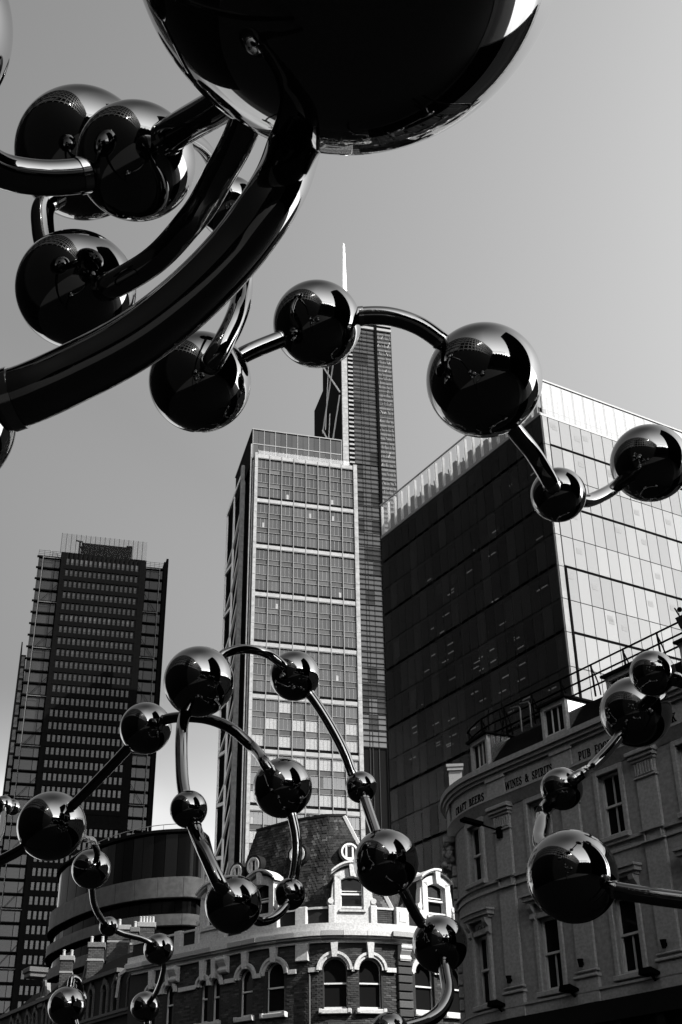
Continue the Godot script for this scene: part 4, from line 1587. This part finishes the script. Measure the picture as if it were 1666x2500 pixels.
	for s in [3.9, 0.9, -2.0]:
		var f := w.frame(su.call(s), 6.54, 0.02)
		var l := thing("wedge_light", names[n], "wall light", f.origin, "wedge lights on the ledge of the pub")
		var b := Build.new()
		b.hexa([f * Vector3(-0.22, 0, 0.05), f * Vector3(0.22, 0, 0.05), f * Vector3(-0.22, 0.06, 0.05), f * Vector3(0.22, 0.06, 0.05), f * Vector3(-0.20, 0.02, 0.42), f * Vector3(0.20, 0.02, 0.42), f * Vector3(-0.20, 0.17, 0.38), f * Vector3(0.20, 0.17, 0.38)])
		part(l, "housing", b, M.black_metal)
		var st := Build.new()
		st.bar(f * Vector3(0, -0.1, 0.04), f * Vector3(0, 0.06, 0.2), 0.06)
		part(l, "stem", st, M.black_metal)
		n += 1
	names = ["small dark cup light on the pilaster between the two left-hand lower windows of the pub", "small dark cup light on the pilaster in the middle of the pub front", "small dark cup light on the right-hand pilaster of the pub, near the photo's edge"]
	n = 0
	for s in [3.4, 0.47, -2.5]:
		var f := w.frame(su.call(s), 7.1, 0.07)
		var l := thing("cup_light", names[n], "wall light", f.origin, "cup lights on the pilasters of the pub")
		var b := Build.new()
		b.lathe(shift(f, 0, 0, 0.09), [[0.0, 0.0], [0.05, 0.0], [0.085, 0.2], [0.075, 0.2], [0.0, 0.14]], 12)
		part(l, "cup", b, M.black_metal)
		var k := Build.new()
		k.box(f, -0.03, 0.03, 0.05, 0.13, -0.02, 0.06)
		part(l, "bracket", k, M.black_metal)
		n += 1
	# floodlight and chimney on the roof at the photo's right edge
	var cf := w.frame(su.call(-4.35), 0, -0.35)
	var fl := thing("roof_floodlight", "tilted box floodlight with a small round sensor standing on the pub roof at the right", "floodlight", cf * Vector3(0, 14.73, 0))
	var ff := Transform3D(cf.basis * Basis.from_euler(Vector3(0.3, 0.5, 0.25)), cf * Vector3(0.12, 15.15, 0.1))
	var fb := Build.new()
	fb.bevel_box(ff, -0.22, 0.22, -0.16, 0.16, -0.1, 0.1, 0.02)
	part(fl, "housing", fb, M.black_metal)
	var fg := Build.new()
	fg.box(ff, -0.19, 0.19, -0.13, 0.13, 0.1, 0.108)
	part(fl, "lens", fg, M.tower_glass_2)
	var fs := Build.new()
	fs.tube(PackedVector3Array([cf * Vector3(0.12, 14.73, 0.0), cf * Vector3(0.12, 15.05, 0.05)]), 0.03, 8)
	fs.tube(PackedVector3Array([ff * Vector3(-0.1, 0.15, 0), ff * Vector3(-0.12, 0.42, 0)]), 0.02, 6)
	part(fl, "stand", fs, M.black_metal)
	var fe := Build.new()
	fe.lathe(Transform3D(cf.basis, ff * Vector3(-0.02, 0.32, 0)), [[0.0, -0.07], [0.055, -0.05], [0.075, 0.0], [0.055, 0.05], [0.0, 0.07]], 12)
	part(fl, "sensor", fe, M.black_metal)

# ---------------------------------------------------------------- what stands behind the camera and shows in the polished balls
func surroundings() -> void:
	var at := Vector3(16.4, 0, 61.6)
	var o := thing("gridded_glass_building", "long glass building with a window grid behind the viewer", "office building", at)
	var f := facing(at, -23.0)
	var b := Build.new()
	b.box(f, 0, 117, 0, 40.0, -30, -0.4)
	b.box(f, 0, 117, 0, 19.5, -0.4, 0.15)
	part(o, "wall", b, M.joint)
	var grid := Build.new()
	var panes := Build.new()
	for i in 40:
		grid.box(f, 3.0 * i - 0.25, 3.0 * i + 0.25, 19.5, 40.3, -0.4, 0.25)
	for k in 6:
		grid.box(f, 0, 117, 3.6 * k + 20.6, 3.6 * k + 21.3, -0.4, 0.18)
	part(o, "window_grid", grid, M.facing_wall)
	for k in 5:
		for i in 39:
			panes.box(f, 3.0 * i + 0.27, 3.0 * i + 2.73, 3.6 * k + 21.32, 3.6 * k + 24.18, -0.38, -0.2)
	stuff(part(o, "window_panes", panes, M.facing_pane))
	var end := Build.new()
	for k in 6:
		end.box(facing(at, 247.0), -30, 0, 3.6 * k + 20.6, 3.6 * k + 21.3, 0.0, 0.2)
	part(o, "end_wall_bands", end, M.facing_wall)

	var p := thing("tall_dark_tower", "tall plain dark tower to the right of the viewer", "office tower", Vector3(43, 0, 8))
	var g := facing(Vector3(38, 0, -12), 180.0)     # wall towards the square
	var tb := Build.new()
	tb.box(g, 0, 40, 0, 92, -10, -0.3)
	part(p, "wall", tb, M.black_metal)
	var tg := Build.new()
	for k in 22:
		for i in 13:
			tg.box(g, 3.0 * i + 0.7, 3.0 * i + 2.9, 4.0 * k + 1.4, 4.0 * k + 3.6, -0.3, -0.24)
	stuff(part(p, "window_panes", tg, M.dark_glass))

	var q := thing("low_brick_row", "low gabled row of old shops behind the viewer", "building", Vector3(28, 0, 42))
	var r := facing(Vector3(48, 0, 36), 247.0)
	var lb := Build.new()
	lb.box(r, -6, 38, 0, 27, -12, 0)
	for k in 7:
		lb.prism(shift(r, 5.4 * k + 2.8, 27, 0), PackedVector2Array([Vector2(-2.8, 0), Vector2(2.8, 0), Vector2(0.0, 2.6 + 0.5 * (k % 2))]), -10, -0.1)
	part(q, "wall", lb, M.brick_dark)
	var lw := Build.new()
	for k in 11:
		for y in [4.5, 8.0, 11.5, 15.0, 18.5, 22.0]:
			lw.box(r, 3.0 * k + 1.0, 3.0 * k + 2.2, y, y + 2.0, -0.05, 0.03)
	stuff(part(q, "window_panes", lw, M.dark_glass))

# ---------------------------------------------------------------- the sculpture
const BALLS := {
	1: [0.067, 6.141, -3.164, 0.888],
	2: [-2.128, 6.682, -4.007, 0.545],
	3: [-1.712, 7.844, -5.992, 0.445],
	4: [-1.138, 6.822, -5.078, 0.337],
	5: [-1.617, 6.586, -5.905, 0.368],
	6: [-1.133, 10.866, -9.678, 0.328],
	7: [-1.530, 4.250, -3.899, 0.285],
	8: [-1.426, 9.027, -10.268, 0.521],
	9: [-0.230, 10.030, -10.616, 0.479],
	10: [1.582, 9.475, -10.934, 0.630],
	11: [2.515, 8.783, -12.250, 0.319],
	12: [4.031, 10.037, -13.607, 0.509],
	13: [-2.706, 10.291, -21.524, 0.661],
	14: [-0.972, 10.931, -22.886, 0.500],
	15: [-3.959, 10.063, -23.381, 0.512],
	16: [-1.148, 8.390, -22.034, 0.543],
	17: [-2.617, 7.497, -20.241, 0.311],
	18: [0.304, 8.683, -23.018, 0.302],
	19: [0.711, 7.060, -22.218, 0.583],
	20: [1.653, 5.773, -22.953, 0.495],
	21: [-1.805, 5.893, -20.006, 0.450],
	22: [-0.994, 6.473, -21.977, 0.273],
	23: [0.631, 4.023, -20.498, 0.305],
	24: [-6.224, 8.812, -25.824, 0.716],
	25: [-6.854, 9.733, -33.359, 0.519],
	26: [-6.988, 9.006, -37.230, 0.279],
	27: [-5.841, 8.793, -39.655, 0.466],
	28: [-8.704, 7.292, -40.512, 0.581],
	29: [-6.947, 7.843, -44.805, 0.497],
	30: [-11.131, 13.289, -39.390, 0.323],
	31: [-11.109, 13.529, -40.404, 0.265],
	32: [4.528, 8.417, -16.836, 0.335],
	33: [4.983, 8.981, -19.969, 0.604],
	34: [3.347, 7.264, -18.646, 0.327],
	35: [2.759, 5.145, -15.250, 0.554],
	40: [-8.502, 7.659, -41.454, 0.212],
	50: [5.650, 10.008, -14.775, 0.500],
	51: [6.076, 8.250, -18.083, 0.400],
	52: [4.723, 4.572, -14.426, 0.500],
	53: [-8.879, 8.077, -27.395, 0.550],
}
const TUBES := [
	[1, 7, 0.116, [Vector3(-0.13, 5.76, -3.67), Vector3(-0.15, 5.63, -3.74), Vector3(-0.18, 5.49, -3.74), Vector3(-0.25, 5.17, -3.67), Vector3(-0.41, 4.94, -3.74), Vector3(-0.56, 4.77, -3.78), Vector3(-0.79, 4.57, -3.82), Vector3(-1.02, 4.42, -3.83), Vector3(-1.18, 4.33, -3.83)], true],
	[1, 5, 0.082, [Vector3(-0.34, 6.18, -3.95), Vector3(-0.45, 6.16, -4.25), Vector3(-0.60, 6.23, -4.61), Vector3(-0.82, 6.41, -5.14), Vector3(-1.13, 6.43, -5.53), Vector3(-1.32, 6.38, -5.62)], true],
	[1, 4, 0.092, [Vector3(-0.33, 6.30, -4.05), Vector3(-0.59, 6.50, -4.40), Vector3(-0.87, 6.72, -4.77)], true],
	[2, 4, 0.097, [Vector3(-1.93, 6.48, -4.63), Vector3(-1.80, 6.47, -4.78), Vector3(-1.63, 6.52, -4.89), Vector3(-1.40, 6.63, -4.99)]],
	[3, 5, 0.073, [Vector3(-1.81, 7.47, -5.98), Vector3(-1.90, 7.34, -5.95), Vector3(-1.89, 7.13, -5.95), Vector3(-1.79, 6.84, -5.94)]],
	[3, 6, 0.069, [Vector3(-1.62, 8.77, -6.70), Vector3(-1.40, 9.71, -7.54), Vector3(-1.23, 10.22, -8.22), Vector3(-1.16, 10.57, -8.94)]],
	[6, 8, 0.109, [Vector3(-1.02, 10.62, -9.76), Vector3(-0.99, 10.10, -9.93), Vector3(-1.05, 9.35, -9.74), Vector3(-1.24, 8.91, -9.76)]],
	[8, 9, 0.091, [Vector3(-0.98, 9.47, -10.39), Vector3(-0.60, 9.76, -10.51)]],
	[9, 10, 0.103, [Vector3(0.24, 10.10, -10.58), Vector3(0.56, 10.09, -10.58), Vector3(0.87, 10.00, -10.63), Vector3(1.15, 9.83, -10.73)]],
	[10, 11, 0.097, [Vector3(1.92, 9.21, -11.45), Vector3(2.20, 9.04, -11.79), Vector3(2.40, 8.74, -11.96)]],
	[11, 12, 0.083, [Vector3(2.94, 8.97, -12.72), Vector3(3.24, 9.22, -12.98), Vector3(3.60, 9.64, -13.37)]],
	[12, 50, 0.090, [Vector3(4.43, 10.32, -13.71), Vector3(4.88, 10.33, -13.99)]],
	[13, 14, 0.091, [Vector3(-2.29, 10.91, -21.71), Vector3(-2.04, 11.06, -21.84), Vector3(-1.74, 11.14, -22.04), Vector3(-1.43, 11.13, -22.30), Vector3(-1.18, 10.96, -22.41)]],
	[13, 17, 0.109, [Vector3(-2.92, 9.73, -21.56), Vector3(-2.90, 9.01, -20.97), Vector3(-2.85, 8.51, -20.75), Vector3(-2.73, 7.84, -20.42)]],
	[15, 16, 0.105, [Vector3(-3.46, 10.12, -23.01), Vector3(-2.96, 10.04, -22.73), Vector3(-2.57, 9.91, -22.55), Vector3(-2.20, 9.70, -22.40), Vector3(-1.72, 9.23, -22.24), Vector3(-1.39, 8.62, -21.56)]],
	[14, 18, 0.100, [Vector3(-0.65, 10.51, -22.90), Vector3(-0.25, 9.86, -22.94), Vector3(0.00, 9.35, -22.97), Vector3(0.17, 8.90, -23.01)]],
	[18, 19, 0.099, [Vector3(0.38, 8.36, -22.87), Vector3(0.54, 7.74, -22.58)]],
	[19, 20, 0.092, [Vector3(0.95, 6.71, -22.42), Vector3(1.32, 6.11, -22.76)]],
	[20, 23, 0.113, [Vector3(1.69, 5.16, -22.43), Vector3(1.68, 4.81, -22.10), Vector3(1.49, 4.47, -21.73), Vector3(1.24, 4.28, -21.38)]],
	[16, 22, 0.091, [Vector3(-0.97, 7.87, -22.02), Vector3(-0.88, 7.40, -22.01), Vector3(-0.93, 6.74, -21.99)]],
	[22, 21, 0.080, [Vector3(-1.03, 6.32, -21.84), Vector3(-1.11, 6.13, -21.62), Vector3(-1.26, 5.94, -21.35), Vector3(-1.46, 5.82, -20.99)]],
	[17, 21, 0.115, [Vector3(-2.50, 7.18, -20.21), Vector3(-2.23, 6.59, -19.72), Vector3(-1.98, 6.10, -19.57)]],
	[15, 24, 0.105, [Vector3(-4.25, 9.89, -23.72), Vector3(-5.53, 9.18, -25.12)]],
	[24, 25, 0.083, [Vector3(-6.25, 9.46, -29.26), Vector3(-6.46, 9.93, -31.52), Vector3(-6.61, 9.87, -32.76)]],
	[25, 26, 0.087, [Vector3(-7.05, 9.48, -34.67), Vector3(-7.14, 9.28, -35.61), Vector3(-7.09, 9.09, -36.64)]],
	[26, 27, 0.086, [Vector3(-6.80, 8.95, -37.69), Vector3(-6.03, 8.89, -39.17)]],
	[27, 29, 0.083, [Vector3(-5.85, 8.56, -40.98), Vector3(-6.08, 8.31, -42.21), Vector3(-6.49, 8.03, -43.64)]],
	[24, 53, 0.115, [Vector3(-6.93, 8.48, -26.36), Vector3(-7.67, 8.27, -26.80)]],
	[28, 40, 0.109, [Vector3(-8.67, 7.80, -40.60), Vector3(-8.63, 8.14, -40.67), Vector3(-8.51, 8.10, -40.80), Vector3(-8.48, 7.83, -41.20)]],
	[30, 31, 0.094, [Vector3(-11.12, 13.42, -39.88)]],
	[30, 53, 0.090, [Vector3(-10.75, 12.56, -38.16), Vector3(-10.20, 11.42, -36.11), Vector3(-9.73, 10.06, -33.12)]],
	[32, 51, 0.100, [Vector3(4.76, 8.30, -16.73), Vector3(5.31, 8.35, -17.46)]],
	[32, 33, 0.096, [Vector3(4.87, 8.62, -18.12)]],
	[33, 34, 0.088, [Vector3(4.45, 8.29, -19.55), Vector3(3.94, 7.75, -19.14), Vector3(3.52, 7.34, -18.37)]],
	[34, 35, 0.112, [Vector3(3.12, 7.01, -18.56), Vector3(2.81, 6.42, -17.44), Vector3(2.66, 5.99, -16.84)]],
	[35, 52, 0.102, [Vector3(3.15, 4.94, -15.04), Vector3(3.45, 4.83, -14.85), Vector3(3.90, 4.72, -14.69)]],
	[7, 0, 0.100, [Vector3(-1.90, 3.40, -4.00), Vector3(-2.30, 2.00, -4.30), Vector3(-2.40, -0.10, -4.40)]],
	[50, 0, 0.100, [Vector3(6.20, 8.00, -14.90), Vector3(6.40, 4.50, -15.00), Vector3(6.40, -0.10, -15.00)]],
	[23, 0, 0.100, [Vector3(0.20, 3.00, -20.30), Vector3(-0.10, 1.50, -20.20), Vector3(-0.10, -0.10, -20.20)]],
	[28, 0, 0.100, [Vector3(-8.35, 6.75, -40.40), Vector3(-7.90, 5.00, -40.30), Vector3(-7.80, 2.20, -40.30), Vector3(-7.80, -0.10, -40.30)]],
	[29, 0, 0.100, [Vector3(-6.80, 6.80, -44.90), Vector3(-6.60, 3.00, -45.00), Vector3(-6.60, -0.10, -45.00)]],
	[53, 0, 0.100, [Vector3(-9.30, 6.80, -27.40), Vector3(-9.60, 3.40, -27.30), Vector3(-9.60, -0.10, -27.30)]],
	[52, 0, 0.100, [Vector3(5.00, 3.20, -14.20), Vector3(5.10, 1.50, -14.10), Vector3(5.10, -0.10, -14.10)]],
	[51, 0, 0.100, [Vector3(6.30, 6.60, -18.00), Vector3(6.40, 3.20, -18.00), Vector3(6.40, -0.10, -18.00)]],
	[2, 0, 0.100, [Vector3(-2.60, 5.20, -3.90), Vector3(-2.90, 2.60, -3.90), Vector3(-2.90, -0.10, -3.90)]],
]


func smooth_line(p: Array, seg: int) -> PackedVector3Array:
	var out := PackedVector3Array()
	for i in p.size() - 1:
		var a: Vector3 = p[maxi(i - 1, 0)]
		var b: Vector3 = p[i]
		var c: Vector3 = p[i + 1]
		var d: Vector3 = p[mini(i + 2, p.size() - 1)]
		for k in seg:
			# centripetal spacing keeps the bends even
			out.append(b.cubic_interpolate_in_time(c, a, d, float(k) / seg, b.distance_to(c), -a.distance_to(b), b.distance_to(c) + c.distance_to(d)) if a != b and c != d else b.cubic_interpolate(c, a, d, float(k) / seg))
	out.append(p[p.size() - 1])
	return out

func sculpture() -> void:
	var fine := SphereMesh.new()
	fine.radius = 1.0
	fine.height = 2.0
	fine.radial_segments = 160
	fine.rings = 80
	var strands := {
		"near": ["nearest polished steel sculpture strand overhead with the huge ball", Vector3(-1.5, 0, -4.5), [1, 2, 3, 4, 5, 6, 7, 8, 9, 10, 11, 12, 50]],
		"middle": ["looping polished steel sculpture strand before the pale gridded tower", Vector3(-1.0, 0, -22.5), [13, 14, 15, 16, 17, 18, 19, 20, 21, 22, 23, 24, 25, 26, 27, 29, 53, 30, 31]],
		"low": ["lone polished steel ball with hooked tube at bottom left", Vector3(-8.7, 0, -40.5), [28, 40]],
		"right": ["polished steel sculpture strand of four balls before the pub", Vector3(3.0, 0, -16), [32, 33, 34, 35, 51, 52]],
	}
	var holder := {}
	for k in strands:
		var s: Array = strands[k]
		var o := thing("ball_and_tube_sculpture", s[0], "sculpture", s[1], "polished ball-and-tube strands of the sculpture")
		for n in s[2]:
			holder[n] = o
			var q: Array = BALLS[n]
			part(o, "ball", fine, M.steel, Transform3D(Basis.from_scale(Vector3.ONE * q[3]), Vector3(q[0], q[1], q[2])), "huge ball, the biggest of the sculpture" if n == 1 else "")
	for t in TUBES:
		var a: Array = BALLS[t[0]]
		var ca := Vector3(a[0], a[1], a[2])
		var pts := []
		if t.size() < 5:
			pts.append(ca)
		pts.append_array(t[3])
		var cb := Vector3.INF
		if t[1] > 0:
			var b: Array = BALLS[t[1]]
			cb = Vector3(b[0], b[1], b[2])
			pts.append(cb)
		var line := smooth_line(pts, 10)
		var near: bool = pts[0].length() < 12.0
		var st := Build.new()
		st.tube(line, t[2], 48 if near else 28)
		var tube := part(holder[t[0]], "tube", st, M.steel)
		# a slim collar where the tube meets each ball
		for e in [[ca, a[3]], [cb, BALLS[t[1]][3] if t[1] > 0 else 0.0]]:
			if e[0] == Vector3.INF or (e[0] == ca and t.size() > 4):
				continue
			var from_start: bool = e[0] == ca
			var best := -1
			for i in line.size():
				var j := i if from_start else line.size() - 1 - i
				if line[j].distance_to(e[0]) > e[1] * 0.97:
					best = j
					break
			if best <= 0 or best >= line.size() - 1:
				continue
			var d := (line[best + 1] - line[best - 1]).normalized() * (1.0 if from_start else -1.0)
			var start: Vector3 = e[0] + (line[best] - e[0]).normalized() * e[1] * 0.96
			var ring := Build.new()
			ring.tube(PackedVector3Array([start, start + d * (0.035 + e[1] * 0.04)]), t[2] * 1.07, 40)
			part(tube, "collar", ring, M.steel_collar)
